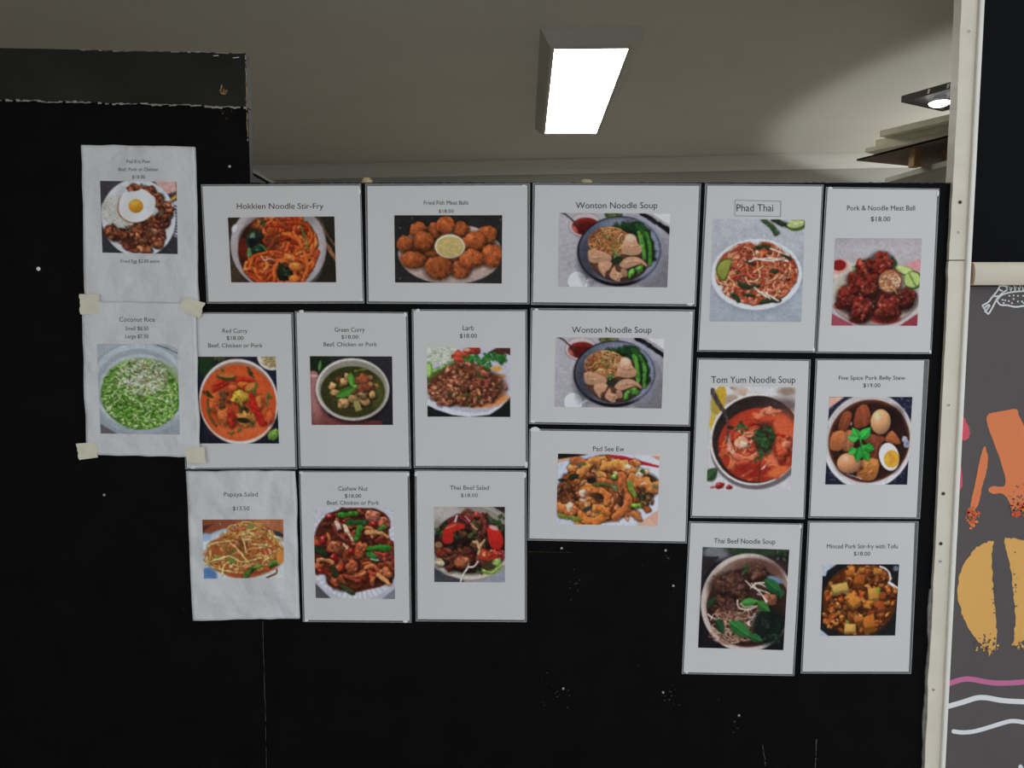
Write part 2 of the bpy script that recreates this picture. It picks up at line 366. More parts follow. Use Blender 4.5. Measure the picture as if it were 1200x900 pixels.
# ------------------------------------------------------------------ lamps of the room
pq = [Z(648, 57, 2.555), Z(738, 57, 2.555), Z(697, 155, 2.555), Z(641, 157, 2.555)]
c = sum(pq, Vector()) / 4; ax = ((pq[3] + pq[2]) / 2 - (pq[0] + pq[1]) / 2); Lp = ax.length; ax.normalize(); sx = Vector((ax.y, -ax.x, 0)); Wp = .272
pan = empty('panel_light', (c.x, c.y, CEIL_Z)); tag(pan, 'glowing white rectangular panel light in a sloped ceiling housing', 'ceiling light')
def rect(cx, w, l, z): return [cx - sx * w / 2 - ax * l / 2 + Vector((0, 0, z - cx.z)), cx + sx * w / 2 - ax * l / 2 + Vector((0, 0, z - cx.z)), cx + sx * w / 2 + ax * l / 2 + Vector((0, 0, z - cx.z)), cx - sx * w / 2 + ax * l / 2 + Vector((0, 0, z - cx.z))]
lo = rect(c, Wp + .03, Lp + .03, 2.553); hi = rect(c, Wp + .11, Lp + .16, CEIL_Z - .0005)
li = rect(c, Wp, Lp, 2.553); lu = rect(c, Wp, Lp, 2.557)
vs = hi + lo + li + lu; fs = []
for k in range(4):
    j = (k + 1) % 4
    fs += [(k, j, 4 + j, 4 + k), (4 + k, 4 + j, 8 + j, 8 + k), (8 + k, 8 + j, 12 + j, 12 + k)]
fs.append((3, 2, 1, 0))
o = mesh('housing', vs, fs, mat('housing_white', (.44, .425, .36), .6, .2)); adopt(o, pan)
o = mesh('diffuser', rect(c, Wp - .001, Lp - .001, 2.5555), [(0, 1, 2, 3)], mat('led_diffuser', (.9, .9, .9), .5, .2, emit=(1, .98, .94), estr=PANEL_EMIT)); adopt(o, pan)

# planks and boards stored on a high rack behind the partition
def onY(x, y, Y):
    d = ray(x, y); return Vector((0, -D, CZ)) + d * ((Y + D) / d.y)
def plank(name, tip, near, Ytip, Ynear, width, th, m, label, cat, group=None, edge=None):
    """board lying along the room: far left corner at pixel tip, left edge running to pixel near"""
    a = onY(*tip, Ytip); b = onY(*near, Ynear); b.z = a.z + (b.z - a.z) * .0 + 0
    d_ = (b - a); d_.z = 0; d_.normalize(); b2 = a + d_ * .95; rgt = Vector((-d_.y, d_.x, 0))
    if rgt.x < 0: rgt = -rgt
    p = [a, b2, b2 + rgt * width, a + rgt * width]
    o = mesh(name, [q - Vector(a) for q in p] + [q - Vector(a) + Vector((0, 0, th)) for q in p], [(0, 1, 2, 3), (7, 6, 5, 4), (0, 4, 5, 1), (1, 5, 6, 2), (2, 6, 7, 3), (3, 7, 4, 0)], m)
    o.location = a
    tag(o, label, cat, group)
    return o
def level(px, py, near, Yt):                # where the level line from the tip through pixel near gets to
    a = onY(px, py, Yt); d = ray(*near); t = (a.z - CZ) / d.z; return (Vector((0, -D, CZ)) + d * t).y
def lev_plank(name, tip, near, Yt, width, th, m, label, cat, group=None):
    return plank(name, tip, near, Yt, level(*tip, near, Yt), width, th, m, label, cat, group)
g2 = 'boards stored on the high rack'
def ytip(px, z):                            # how far off a pixel's ray is when it reaches height z
    return Z(*px, z).y
grey_z = 2.024; brown_z = 2.100; thin_z = brown_z + .0062; thick_z = thin_z + .0133; pale_z = thick_z + .0203
pl = []
for nm, tip, near, z, wd, th, m_, lb, ct, gp in (
        ('dark_plank', (1056, 120), (1117, 103), 2.321, .24, .022, DARKP, 'dark brown plank with pale nicks on its edge, over the small lamp', 'plank', None),
        ('pale_board', (1031, 160), (1115, 140.5), pale_z, .30, .018, PALEW, 'pale timber board topmost in the stack under the lamp', 'board', g2),
        ('pale_board', (1026, 171.5), (1115, 153), thick_z, .30, .020, PALEW, 'thick pale timber board second in the stack', 'board', g2),
        ('pale_board', (1014, 178.5), (1115, 158.5), thin_z, .30, .013, PALEW, 'thin pale board third in the stack, lying on the brown sheet', 'board', g2),
        ('brown_sheet', (1004, 188.5), (1080, 169), brown_z, .32, .006, BROWNB, 'dark brown sheet beneath the pale boards', 'board', g2),
        ('grey_board', (1037, 214.5), (1113, 193), grey_z, .32, .016, GREYB, 'dull grey board under the timber blocks, lowest on the rack', 'board', g2)):
    pl.append(lev_plank(nm, tip, near, ytip(tip, z), wd, th, m_, lb, ct, gp))
for t in (.10, .17, .24, .36, .44):          # pale nicks along the dark plank's edge
    o = pl[0]; v = o.data.vertices; a = v[0].co; b = v[1].co; q = a.lerp(b, t)
    n_ = (v[0].co - v[3].co).normalized(); e_ = (b - a).normalized()
    pts = [q + n_ * .0006 + Vector((0, 0, .004)), q + e_ * .007 + n_ * .0006 + Vector((0, 0, .004)), q + e_ * .011 + n_ * .0006 + Vector((0, 0, .018)), q + e_ * .003 + n_ * .0006 + Vector((0, 0, .018))]
    mesh('pale_nick', pts, [(0, 1, 2, 3)], PALEW, o)
# dark laminate edge on the brown sheet
o = pl[4]; v = o.data.vertices; n_ = (v[0].co - v[3].co).normalized()
mesh('edge_band', [v[0].co + n_ * .0006, v[1].co + n_ * .0006, v[5].co + n_ * .0006, v[4].co + n_ * .0006], [(0, 1, 2, 3)], DARKH, o)
# timber blocks between the grey board and the stack
for px, lb in (((1072, 196), 'raw timber block on the far end of the grey board'), ((1110, 197), 'raw timber block on the grey board beside the cream strip')):
    c0 = Z(*px, grey_z + .016)
    o = bevel(box('timber_block', -.014, .014, -.014, .014, 0, brown_z - grey_z - .0162, TIMB), .002, 1); o.location = (c0.x, c0.y, grey_z + .0161); o.rotation_euler.z = .2
    tag(o, lb, 'block')
# rack that carries them, for the most part hidden by the cream strip
rk = empty('storage_rack', (2.07, .7, 0)); tag(rk, 'raw timber storage rack behind the cream strip', 'rack')
for yy in (.50, .86):
    o = box('post', 2.05, 2.095, yy - .0225, yy + .0225, 0, 2.36, TIMB); adopt(o, rk)
    for zz, x0 in ((grey_z, 1.42), (2.321, 1.62 if yy > .6 else 1.78)):
        o = box('arm', x0, 2.0495, yy - .018, yy + .018, zz - .0405, zz - .0003, TIMB); adopt(o, rk)
o = box('tie', 2.055, 2.09, .523, .837, .3, .345, TIMB); adopt(o, rk)
# small round lamp fixed under the dark plank
lc = Z(1101, 123.5, 2.292)
lp = empty('puck_lamp', (lc.x, lc.y, 2.3205)); tag(lp, 'small round glowing lamp under the dark plank', 'lamp')
o = lathe('lamp_body', [(.030, -.020), (.028, -.016), (.020, -.012), (.020, -.0002)], mat('lamp_white', (.8, .8, .8), .4, .3), None, 24, 'z', (lc.x, lc.y, 2.3205)); adopt(o, lp)
o = lathe('lamp_dome', [(.0335, -.020), (.031, -.025), (.022, -.030), (.010, -.032)], mat('puck_glow', (.9, .9, .9), .4, .3, emit=(.92, .96, 1), estr=14), None, 24, 'z', (lc.x, lc.y, 2.3205)); adopt(o, lp)
# unseen uplight, added to throw the bright patch on the ceiling's right side
ul = empty('added_uplight', (3.6, 2.3, 1.70)); tag(ul, 'unseen white uplight added to brighten the ceiling', 'lamp')
o = lathe('shade', [(.03, -.10), (.09, 0), (.10, .04), (.092, .04), (.03, -.07)], mat('lamp_white', (.8, .8, .8), .4, .3), None, 24, 'z', (3.48, 2.3, 1.72)); adopt(o, ul)
o = box('bracket', 3.49, 3.5995, 2.28, 2.32, 1.63, 1.66, mat('lamp_white', (.8, .8, .8))); adopt(o, ul)
sp = bpy.data.lights.new('added_uplight_spot', 'SPOT'); sp.energy = SPOT_POWER; sp.spot_size = math.radians(139); sp.spot_blend = .06; sp.shadow_soft_size = .02; sp.color = (.92, .96, 1)
so = bpy.data.objects.new('added_uplight_spot', sp); COL.objects.link(so); so.location = (3.48, 2.3, 1.77); so.rotation_euler = (math.pi, 0, 0); adopt(so, ul)
# dark cabinet whose top shows past the tall board
cb = empty('dark_cabinet', (-.80, .5, 0)); tag(cb, 'dark cabinet standing behind the tall black board', 'cabinet')
ca = W(292.5, 197, -.06); zt_ = ca.z; cx = ca.x + .004
o = box('body', cx - .6, cx - .004, .06, .95, 0, zt_ - .0075, mat('cabinet_dark', (.006, .006, .006), .6, .08)); adopt(o, cb)
o = box('top_panel', cx - .605, cx, .055, .955, zt_ - .007, zt_, mat('cabinet_edge', (.045, .044, .04), .6, .2)); adopt(o, cb)
o = box('door', cx - .0035, cx, .08, .93, .05, zt_ - .03, mat('cabinet_dark', (.006, .006, .006), .6, .08)); adopt(o, cb)

# ------------------------------------------------------------------ print painter (flat food photographs, vertex inks)
class Cv:
    def __init__(s, b, W_, H_, seed=1):
        s.b = b; s.W = W_; s.H = H_; s.kx = W_ / (b[2] - b[0]); s.ky = H_ / (b[3] - b[1]); s.k = (s.kx + s.ky) / 2
        s.a = np.zeros((H_, W_, 3))
        q = np.random.RandomState(seed + 7)
        def sn(cell):
            g = q.normal(0, 1, (int(H_ / cell) + 3, int(W_ / cell) + 3)); y = np.arange(H_) / cell; x = np.arange(W_) / cell; yi = y.astype(int); xi = x.astype(int); fy = (y - yi)[:, None]; fx = (x - xi)[None]
            fy = fy * fy * (3 - 2 * fy); fx = fx * fx * (3 - 2 * fx)
            return g[yi][:, xi] * (1 - fy) * (1 - fx) + g[yi + 1][:, xi] * fy * (1 - fx) + g[yi][:, xi + 1] * (1 - fy) * fx + g[yi + 1][:, xi + 1] * fy * fx
        s.nx = sn(5) * .7 + sn(11) * .7; s.ny = sn(5) * .7 + sn(11) * .7; s.nz = sn(2.2) * .6 + sn(5) * .6; s.nl = sn(9) * .5 + sn(22) * .6
        s.r = random.Random(seed); s.nr = np.random.RandomState(seed)
    def X(s, x): return (x - s.b[0]) * s.kx
    def Y(s, y): return (y - s.b[1]) * s.ky
    def win(s, x0, y0, x1, y1):
        x0 = int(max(0, math.floor(x0))); y0 = int(max(0, math.floor(y0))); x1 = int(min(s.W, math.ceil(x1) + 1)); y1 = int(min(s.H, math.ceil(y1) + 1))
        if x1 <= x0 or y1 <= y0: return None
        yy, xx = np.mgrid[y0:y1, x0:x1]; return (slice(y0, y1), slice(x0, x1)), xx + .0, yy + .0
    def mix(s, sl, al, col):
        al = al[..., None]; s.a[sl] = s.a[sl] * (1 - al) + np.asarray(col, float) * al
    def bg(s, c, c2=None, ang=90):
        if c2 is None: s.a[:] = c
        else:
            yy, xx = np.mgrid[0:s.H, 0:s.W]; t = (xx / s.W) * math.cos(math.radians(ang)) + (yy / s.H) * math.sin(math.radians(ang)); t = np.clip(t, 0, 1)[..., None]
            s.a[:] = np.array(c, float) * (1 - t) + np.array(c2, float) * t
    def ell(s, x, y, rx, ry, c, rot=0, soft=1.2, al=1, sh=0, hl=0, ao=0, wp=None):
        if wp is None: wp = .22 if sh >= .3 else 0
        if ao: s.ell(x + 2, y + 3, rx * 1.12, ry * 1.14, (25, 15, 10), rot, soft=max(3 / s.k, rx * .35), al=ao)
        soft = max(1.2, soft * s.k); X, Y = s.X(x), s.Y(y); rx *= s.kx; ry *= s.ky; R = max(rx, ry) + soft + 1
        w = s.win(X - R, Y - R, X + R, Y + R)
        if not w: return
        sl, xx, yy = w; ca, sa = math.cos(math.radians(rot)), math.sin(math.radians(rot))
        dx = xx - X; dy = yy - Y
        if wp: k_ = wp * min(rx, ry); dx = dx + s.nx[sl] * k_; dy = dy + s.ny[sl] * k_
        u = (dx * ca + dy * sa) / max(rx, .1); v = (-dx * sa + dy * ca) / max(ry, .1); q = np.sqrt(u * u + v * v)
        a = np.clip(.5 - (q - 1) * min(rx, ry) / soft, 0, 1) * al
        col = np.ones(q.shape + (3,)) * np.asarray(c, float)
        if sh:
            lx = (u * ca - v * sa); ly = (u * sa + v * ca)
            f = 1 + sh * (-.45 * lx - .8 * ly) - sh * .5 * np.clip(q, 0, 1) ** 3
            if sh >= .3: f = f * (1 + .16 * s.nz[sl])
            col = col * f[..., None]
        if hl:
            hx = (u + .3); hy = (v + .4); g_ = np.exp(-(hx * hx + hy * hy) / .06)[..., None] * hl
            col = col + (255 - col) * g_
        s.a[sl] = s.a[sl] * (1 - a[..., None]) + np.clip(col, 0, 255) * a[..., None]
    def poly(s, pts, c, soft=1.2, al=1, c2=None, ang=90):
        soft = max(1.2, soft * s.k); P = np.array([(s.X(x), s.Y(y)) for x, y in pts]); w = s.win(P[:, 0].min() - 2, P[:, 1].min() - 2, P[:, 0].max() + 2, P[:, 1].max() + 2)
        if not w: return
        sl, xx, yy = w; ins = np.zeros(xx.shape, bool); dm = np.full(xx.shape, 1e9)
        for i in range(len(P)):
            (x0, y0), (x1, y1) = P[i], P[(i + 1) % len(P)]
            cnd = ((y0 > yy) != (y1 > yy)); den = (y1 - y0) if abs(y1 - y0) > 1e-9 else 1e-9
            ins ^= cnd & (xx < (x1 - x0) * (yy - y0) / den + x0)
            L = (x1 - x0) ** 2 + (y1 - y0) ** 2 + 1e-9; t = np.clip(((xx - x0) * (x1 - x0) + (yy - y0) * (y1 - y0)) / L, 0, 1)
            dm = np.minimum(dm, np.hypot(xx - x0 - t * (x1 - x0), yy - y0 - t * (y1 - y0)))
        sd = np.where(ins, -dm, dm); a = np.clip(.5 - sd / soft, 0, 1) * al
        if c2 is not None:
            t = ((xx - xx.min()) / max(1, np.ptp(xx))) * math.cos(math.radians(ang)) + ((yy - yy.min()) / max(1, np.ptp(yy))) * math.sin(math.radians(ang))
            col = np.array(c, float) * (1 - t[..., None]) + np.array(c2, float) * t[..., None]
            s.a[sl] = s.a[sl] * (1 - a[..., None]) + col * a[..., None]
        else: s.mix(sl, a, c)
    def st(s, pts, w, c, w2=None, sh=.35, edge=.35, sub=5, soft=1.2, al=1):
        """brush stroke, rounded like a noodle"""
        q = np.array(smoothpoly(pts, sub, closed=False)) if len(pts) > 2 else np.array(pts, float)
        P = np.stack([(q[:, 0] - s.b[0]) * s.kx, (q[:, 1] - s.b[1]) * s.ky], 1); n = len(P); soft = max(1.2, soft * s.k); w = w * s.k / 2; w2 = w if w2 is None else w2 * s.k / 2
        R = max(w, w2) + 3; wi = s.win(P[:, 0].min() - R, P[:, 1].min() - R, P[:, 0].max() + R, P[:, 1].max() + R)
        if not wi: return
        sl, xx, yy = wi
        if sh > 0: k_ = min(3.0, .25 * max(w, w2)); xx = xx + s.nx[sl] * k_; yy = yy + s.ny[sl] * k_
        best = np.full(xx.shape, 1e9); side = np.zeros(xx.shape)
        for i in range(n - 1):
            (x0, y0), (x1, y1) = P[i], P[i + 1]; L = (x1 - x0) ** 2 + (y1 - y0) ** 2 + 1e-9
            t = np.clip(((xx - x0) * (x1 - x0) + (yy - y0) * (y1 - y0)) / L, 0, 1); ww = w + (w2 - w) * (i + t) / max(1, n - 1)
            d = np.hypot(xx - x0 - t * (x1 - x0), yy - y0 - t * (y1 - y0)) / np.maximum(ww, .3)
            up = (-(yy - y0 - t * (y1 - y0)) - .5 * (xx - x0 - t * (x1 - x0))) / np.maximum(ww, .3)
            m_ = d < best; best = np.where(m_, d, best); side = np.where(m_, up, side)
        wm = max(w, w2)
        if edge:
            a = np.clip(.5 - (best - 1.3) * wm / (soft * 1.4), 0, 1) * edge * al; s.mix(sl, a, (30, 15, 8))
        a = np.clip(.5 - (best - 1) * wm / soft, 0, 1) * al
        f = 1 + sh * np.clip(side, -1, 1) * .8
        if sh > 0: f = f * (1 + .13 * s.nz[sl])
        s.a[sl] = s.a[sl] * (1 - a[..., None]) + np.clip(np.asarray(c, float) * f[..., None], 0, 255) * a[..., None]
    def inell(s, e, pw=.5):
        a = s.r.uniform(0, 2 * math.pi); q = s.r.random() ** pw; rot = math.radians(e[4]) if len(e) > 4 else 0
        u, v = math.cos(a) * q * e[2], math.sin(a) * q * e[3]; return e[0] + u * math.cos(rot) - v * math.sin(rot), e[1] + u * math.sin(rot) + v * math.cos(rot)
    def jit(s, c, d=14):
        k = s.r.uniform(-d, d); return [max(0, min(255, v + k + s.r.uniform(-d * .3, d * .3))) for v in c]
    def lumps(s, n, e, size, cols, sh=.45, hl=.25, ao=.35, srt=True, ar=.75):
        P = [s.inell(e[s.r.randrange(len(e))] if isinstance(e[0], (tuple, list)) else e) for _ in range(n)]
        if srt: P.sort(key=lambda p: p[1])
        for x, y in P:
            r_ = size * s.r.uniform(.6, 1.25); s.ell(x, y, r_, r_ * s.r.uniform(ar * .7, min(1, ar * 1.3)), s.jit(s.r.choice(cols)), s.r.uniform(0, 180), sh=sh * .9, hl=hl * .5 * s.r.random(), ao=ao * .85, wp=.36)
    def strands(s, n, e, ln, w, cols, curl=1.0, edge=.4, sh=.4):
        for _ in range(n):
            x, y = s.inell(e); a = s.r.uniform(0, 6.28); k = s.r.uniform(-curl, curl); pts = [(x, y)]
            for i in range(4):
                a += k + s.r.uniform(-.25, .25) * curl; x += math.cos(a) * ln / 4; y += math.sin(a) * ln / 4 * .85; pts.append((x, y))
            # keep the strand inside its heap
            pts = [(e[0] + (px - e[0]) * min(1, 1.08 / max(1e-3, math.hypot((px - e[0]) / e[2], (py - e[1]) / e[3]))), e[1] + (py - e[1]) * min(1, 1.08 / max(1e-3, math.hypot((px - e[0]) / e[2], (py - e[1]) / e[3])))) for px, py in pts]
            s.st(pts, w * s.r.uniform(.7, 1.2), s.jit(s.r.choice(cols)), edge=edge, sh=sh, sub=3)
    def leaf(s, x, y, L, w, ang, c, rib=True, ao=.3):
        ca, sa = math.cos(math.radians(ang)), math.sin(math.radians(ang)); pts = []
        for t in range(9): u = t / 8; pts.append((u * L, -math.sin(math.pi * u ** .8) * w / 2))
        for t in range(8, -1, -1): u = t / 8; pts.append((u * L, math.sin(math.pi * u ** .8) * w / 2))
        P = [(x + px * ca - py * sa, y + px * sa + py * ca) for px, py in pts]
        if ao: s.poly([(px + 3, py + 5) for px, py in P], (15, 12, 8), 5, ao)
        s.poly(P, c); h = P[:9] + [(x + L * ca, y + L * sa), (x, y)]
        s.poly(h, [min(255, v * 1.25 + 8) for v in c], al=.6)
        if rib: s.st([(x, y), (x + L * .9 * ca, y + L * .9 * sa)], max(2, w * .08), [min(255, v * 1.5 + 20) for v in c], edge=0, sh=0, al=.6)
    def herb(s, x, y, R, c, n=9):
        for i in range(n):
            a = s.r.uniform(0, 360); d = R * s.r.uniform(.1, .7); s.leaf(x + math.cos(math.radians(a)) * d, y + math.sin(math.radians(a)) * d, R * s.r.uniform(.45, .8), R * s.r.uniform(.3, .5), s.r.uniform(0, 360), s.jit(c, 18), ao=.25)
    def fin(s, noise=4, blur=.55):
        a = s.a
        if blur:
            for ax_ in (0, 1):
                p_ = np.pad(a, [(1, 1) if i == ax_ else (0, 0) for i in range(3)], mode='edge')
                n_ = a.shape[ax_]
                sl = lambda o_: tuple(slice(o_, o_ + n_) if i == ax_ else slice(None) for i in range(3))
                a = p_[sl(1)] * (1 - blur) + (p_[sl(0)] + p_[sl(2)]) * blur / 2
        lo_ = s.nr.normal(0, 1, (s.H // 4 + 2, s.W // 4 + 2)); lo_ = np.kron(lo_, np.ones((4, 4)))[:s.H, :s.W]
        a = a + (s.nr.normal(0, noise, (s.H, s.W)) + lo_ * noise * .6)[..., None]
        a = a * (1 + .022 * s.nz + .02 * s.nl)[..., None]
        g_ = a.mean(-1, keepdims=True); a = g_ + (a - g_) * .90
        a = 255 * (np.clip(a, 0, 255) / 255) ** 1.12 * .93
        return np.clip(a, 2, 250)

def hokkien(c):
    c.bg((56, 46, 34), (44, 38, 28), 20)
    for i in range(16): c.st([(215, 530 + i * 14), (330, 545 + i * 14)], 6, (104, 84, 58), edge=.3)
    c.st([(735, 270), (925, 560)], 26, (150, 104, 72)); c.st([(800, 290), (925, 480)], 14, (112, 78, 52)); c.poly([(830, 275), (925, 275), (925, 430)], (46, 46, 32), al=.7)
    c.ell(537, 468, 322, 300, (178, 168, 168), sh=.12); c.ell(560, 450, 280, 262, (150, 138, 136), soft=30); c.ell(770, 500, 70, 190, (196, 186, 188), 8, soft=40, al=.7)
    c.ell(248, 345, 16, 28, (225, 220, 220), 30, soft=10)
    c.ell(522, 505, 258, 250, (74, 34, 18), soft=14); c.ell(540, 400, 200, 150, (150, 66, 26), soft=40)
    N = [(214, 96, 36), (226, 118, 48), (188, 76, 28), (204, 88, 40), (168, 60, 26)]
    c.strands(120, (560, 480, 215, 220), 230, 26, N, .8); c.lumps(14, (600, 400, 120, 110), 34, [(222, 104, 42), (206, 82, 40)], ao=.2)
    c.ell(375, 430, 95, 100, (40, 26, 18), soft=40, al=.85); c.ell(300, 470, 30, 60, (120, 36, 18), soft=10, al=.8)
    c.strands(30, (600, 400, 150, 120), 220, 24, N, .8); c.ell(500, 450, 55, 80, (90, 40, 20), soft=30, al=.6)
    c.leaf(330, 470, 130, 60, -62, (34, 48, 34)); c.leaf(360, 420, 90, 60, -20, (28, 34, 28)); c.leaf(380, 470, 80, 55, 15, (54, 110, 58)); c.ell(400, 490, 40, 30, (24, 60, 34), 20, sh=.5, hl=.5); c.st([(340, 490), (345, 560)], 30, (98, 150, 92)); c.ell(365, 400, 16, 26, (104, 140, 108), 25, soft=8); c.ell(360, 440, 30, 30, (22, 24, 30), soft=10)
    c.herb(440, 300, 32, (44, 60, 28))
    c.strands(44, (500, 610, 180, 95), 200, 24, N, .7); c.st([(420, 530), (440, 560), (470, 550)], 8, (230, 196, 150)); c.st([(450, 540), (500, 555)], 7, (230, 196, 150))
    c.st([(510, 690), (500, 620), (540, 575), (600, 570), (640, 610), (640, 680)], 26, (210, 100, 40)); c.ell(575, 635, 52, 52, (34, 40, 24), sh=.3, ao=.4); c.herb(580, 640, 34, (40, 62, 34), 6)
    c.st([(640, 380), (700, 480), (730, 600), (690, 700)], 24, (216, 108, 44)); c.st([(690, 340), (720, 420), (735, 480)], 18, (120, 110, 50)); c.ell(650, 600, 52, 30, (226, 124, 48), 25, sh=.4, hl=.3); c.ell(610, 545, 40, 26, (228, 120, 50), 20, sh=.4, hl=.3); c.ell(640, 680, 40, 28, (222, 116, 44), sh=.4)
    c.st([(740, 590), (770, 550)], 12, (224, 110, 44))
def fish(c):
    c.bg((40, 40, 38), (48, 47, 44), 60)
    c.ell(572, 520, 342, 200, (198, 174, 160), sh=.1); c.ell(572, 520, 300, 170, (186, 160, 146), soft=20)
    for i in range(26): a = i / 26 * 6.28; c.st([(572 + 300 * math.cos(a), 520 + 165 * math.sin(a)), (572 + 322 * math.cos(a), 520 + 182 * math.sin(a))], 3, (150, 120, 104), edge=0, al=.5)
    c.ell(575, 505, 290, 110, (112, 58, 26), soft=50)
    for x, y, rx, ry, k in ((470, 365, 45, 55, .95), (365, 365, 60, 55, 1), (640, 355, 55, 52, .92), (540, 330, 58, 60, 1.05), (815, 395, 65, 60, 1), (275, 455, 58, 55, .95), (400, 435, 65, 65, .98), (730, 435, 74, 60, 1.02), (845, 530, 70, 74, 1.05), (640, 622, 66, 56, 1.0), (330, 560, 84, 58, .95), (710, 550, 80, 62, 1.05), (495, 610, 92, 78, .92), (450, 520, 40, 18, .8)):
        c.ell(x, y, rx, ry, [v * k for v in (168, 86, 40)], sh=.32, hl=.12, ao=.55, wp=.07)
        for _ in range(16):
            px, py = c.inell((x, y, rx * .8, ry * .8)); c.ell(px, py, rx * .2, ry * .16, c.jit((176 * k, 92 * k, 44 * k), 22), soft=6, al=.4)
    c.ell(570, 472, 101, 82, (96, 60, 34), soft=12, al=.6); c.ell(570, 470, 100, 79, (218, 204, 176), sh=.1); c.ell(570, 472, 88, 68, (192, 170, 106), soft=4)
    for _ in range(60): px, py = c.inell((570, 475, 75, 55)); c.ell(px, py, 6, 5, c.jit((198, 180, 112), 26), soft=3, al=.6)
    for p in ((245, 350), (325, 285), (900, 295), (240, 685)): c.ell(p[0], p[1], 5, 3, (150, 150, 145))
def wonton(c):
    c.bg((180, 176, 180), (164, 160, 166), 30); c.ell(900, 700, 160, 160, (118, 114, 118), soft=50, al=.9); c.ell(860, 560, 90, 150, (126, 122, 128), soft=40, al=.7)
    c.poly([(760, 250), (925, 250), (925, 330), (800, 250)], (214, 208, 208)); c.st([(735, 250), (800, 290), (930, 375)], 26, (18, 15, 18)); c.st([(790, 320), (900, 430), (925, 520)], 6, (160, 156, 158), edge=0)
    c.lumps(26, (545, 262, 60, 18), 14, [(92, 100, 48), (70, 84, 40), (140, 130, 90)])
    c.ell(365, 330, 108, 84, (150, 128, 124)); c.ell(365, 328, 103, 78, (196, 182, 182)); c.ell(372, 338, 92, 58, (128, 36, 26), sh=.2); c.ell(372, 348, 70, 40, (92, 20, 18), soft=20); c.ell(300, 360, 14, 30, (210, 120, 105), -30, soft=6, al=.7); c.st([(210, 248), (250, 270), (325, 338)], 9, (70, 58, 58))
    c.ell(326, 702, 66, 66, (150, 148, 152), soft=8); c.ell(323, 700, 61, 64, (236, 234, 236)); c.ell(328, 706, 50, 54, (222, 220, 222), soft=12); c.st([(392, 740), (400, 700), (450, 690)], 40, (205, 202, 205), edge=.1)
    c.ell(605, 512, 285, 234, (120, 112, 116), soft=24, al=.6); c.ell(595, 500, 276, 231, (24, 17, 22)); c.ell(595, 494, 264, 216, (92, 97, 112)); c.ell(760, 500, 110, 180, (156, 164, 186), soft=70, al=.8); c.ell(620, 320, 140, 40, (142, 150, 168), soft=40, al=.8); c.ell(400, 560, 70, 140, (60, 60, 70), soft=60, al=.7)
    for i in range(60):
        a = i / 60 * 6.28; c.st([(597 + 205 * math.cos(a), 505 + 172 * math.sin(a)), (595 + 258 * math.cos(a), 495 + 210 * math.sin(a))], 2.4, (70, 74, 90) if i % 3 else (40, 38, 46), edge=0, sh=0, al=.4)
    c.ell(605, 522, 206, 182, (70, 50, 42), soft=6); c.ell(520, 520, 120, 130, (120, 72, 48), soft=40, al=.7)
    c.st([(560, 355), (640, 345), (720, 350), (780, 420), (800, 540)], 66, (26, 58, 26)); c.leaf(660, 360, 90, 70, -35, (22, 46, 24)); c.leaf(700, 320, 110, 80, 60, (30, 66, 30)); c.st([(580, 360), (650, 365), (700, 390)], 20, (20, 40, 22))
    c.st([(720, 380), (745, 450), (760, 545)], 28, (86, 148, 54)); c.st([(760, 380), (795, 460), (798, 590)], 26, (78, 138, 48)); c.st([(735, 360), (775, 420)], 16, (44, 100, 36))
    c.strands(110, (530, 440, 125, 88), 130, 10, [(206, 146, 88), (186, 118, 64), (168, 96, 52), (216, 168, 112)], 1.2); c.lumps(20, (545, 430, 90, 50), 7, [(90, 110, 50), (120, 130, 60)], ao=.1)
    c.ell(575, 560, 55, 32, (44, 50, 32), soft=20); c.herb(575, 510, 34, (84, 106, 52))
    c.ell(684, 645, 22, 36, (92, 156, 56), 15, sh=.4, hl=.3, ao=.4); c.ell(735, 618, 28, 26, (88, 150, 52), sh=.4, hl=.3, ao=.4)
    Wc = (212, 160, 124)
    def wt(pts, k=1, fold=()):
        P = smoothpoly(pts, 6); c.poly([(x + 3, y + 6) for x, y in P], (40, 22, 14), 5, .5); c.poly(P, [v * k for v in Wc], c2=[v * k * .82 for v in Wc])
        for f in fold: c.st(f, 7, [v * k * .72 for v in Wc], edge=0, al=.8); c.st([(x - 5, y - 6) for x, y in f], 6, [min(255, v * 1.1) for v in Wc], edge=0, al=.7)
    wt([(612, 510), (615, 450), (640, 395), (665, 385), (700, 410), (715, 445), (745, 480), (735, 515), (690, 528), (640, 522)], 1.03, [[(640, 440), (670, 470), (720, 465)], [(625, 470), (650, 500)]]); c.ell(668, 412, 34, 26, (224, 192, 164), soft=14, al=.8)
    wt([(598, 590), (640, 545), (700, 535), (755, 560), (785, 600), (740, 585), (690, 600), (640, 615)], 1, [[(640, 580), (700, 570), (750, 580)]])
    wt([(390, 520), (395, 495), (430, 490), (480, 500), (535, 525), (545, 560), (500, 575), (430, 580), (400, 565)], .98, [[(410, 510), (430, 545), (480, 545)]])
    wt([(462, 580), (520, 565), (550, 580), (535, 620), (512, 635), (505, 672), (485, 650), (465, 620)], 1, [[(490, 600), (505, 650)]])
    wt([(565, 600), (580, 630), (610, 640), (650, 655), (655, 665), (610, 675), (605, 700), (575, 695), (540, 670), (538, 645)], 1, [[(560, 650), (600, 660)], [(585, 690), (600, 655)]])
    wt([(610, 615), (645, 620), (655, 650), (645, 670), (620, 660)], .85)
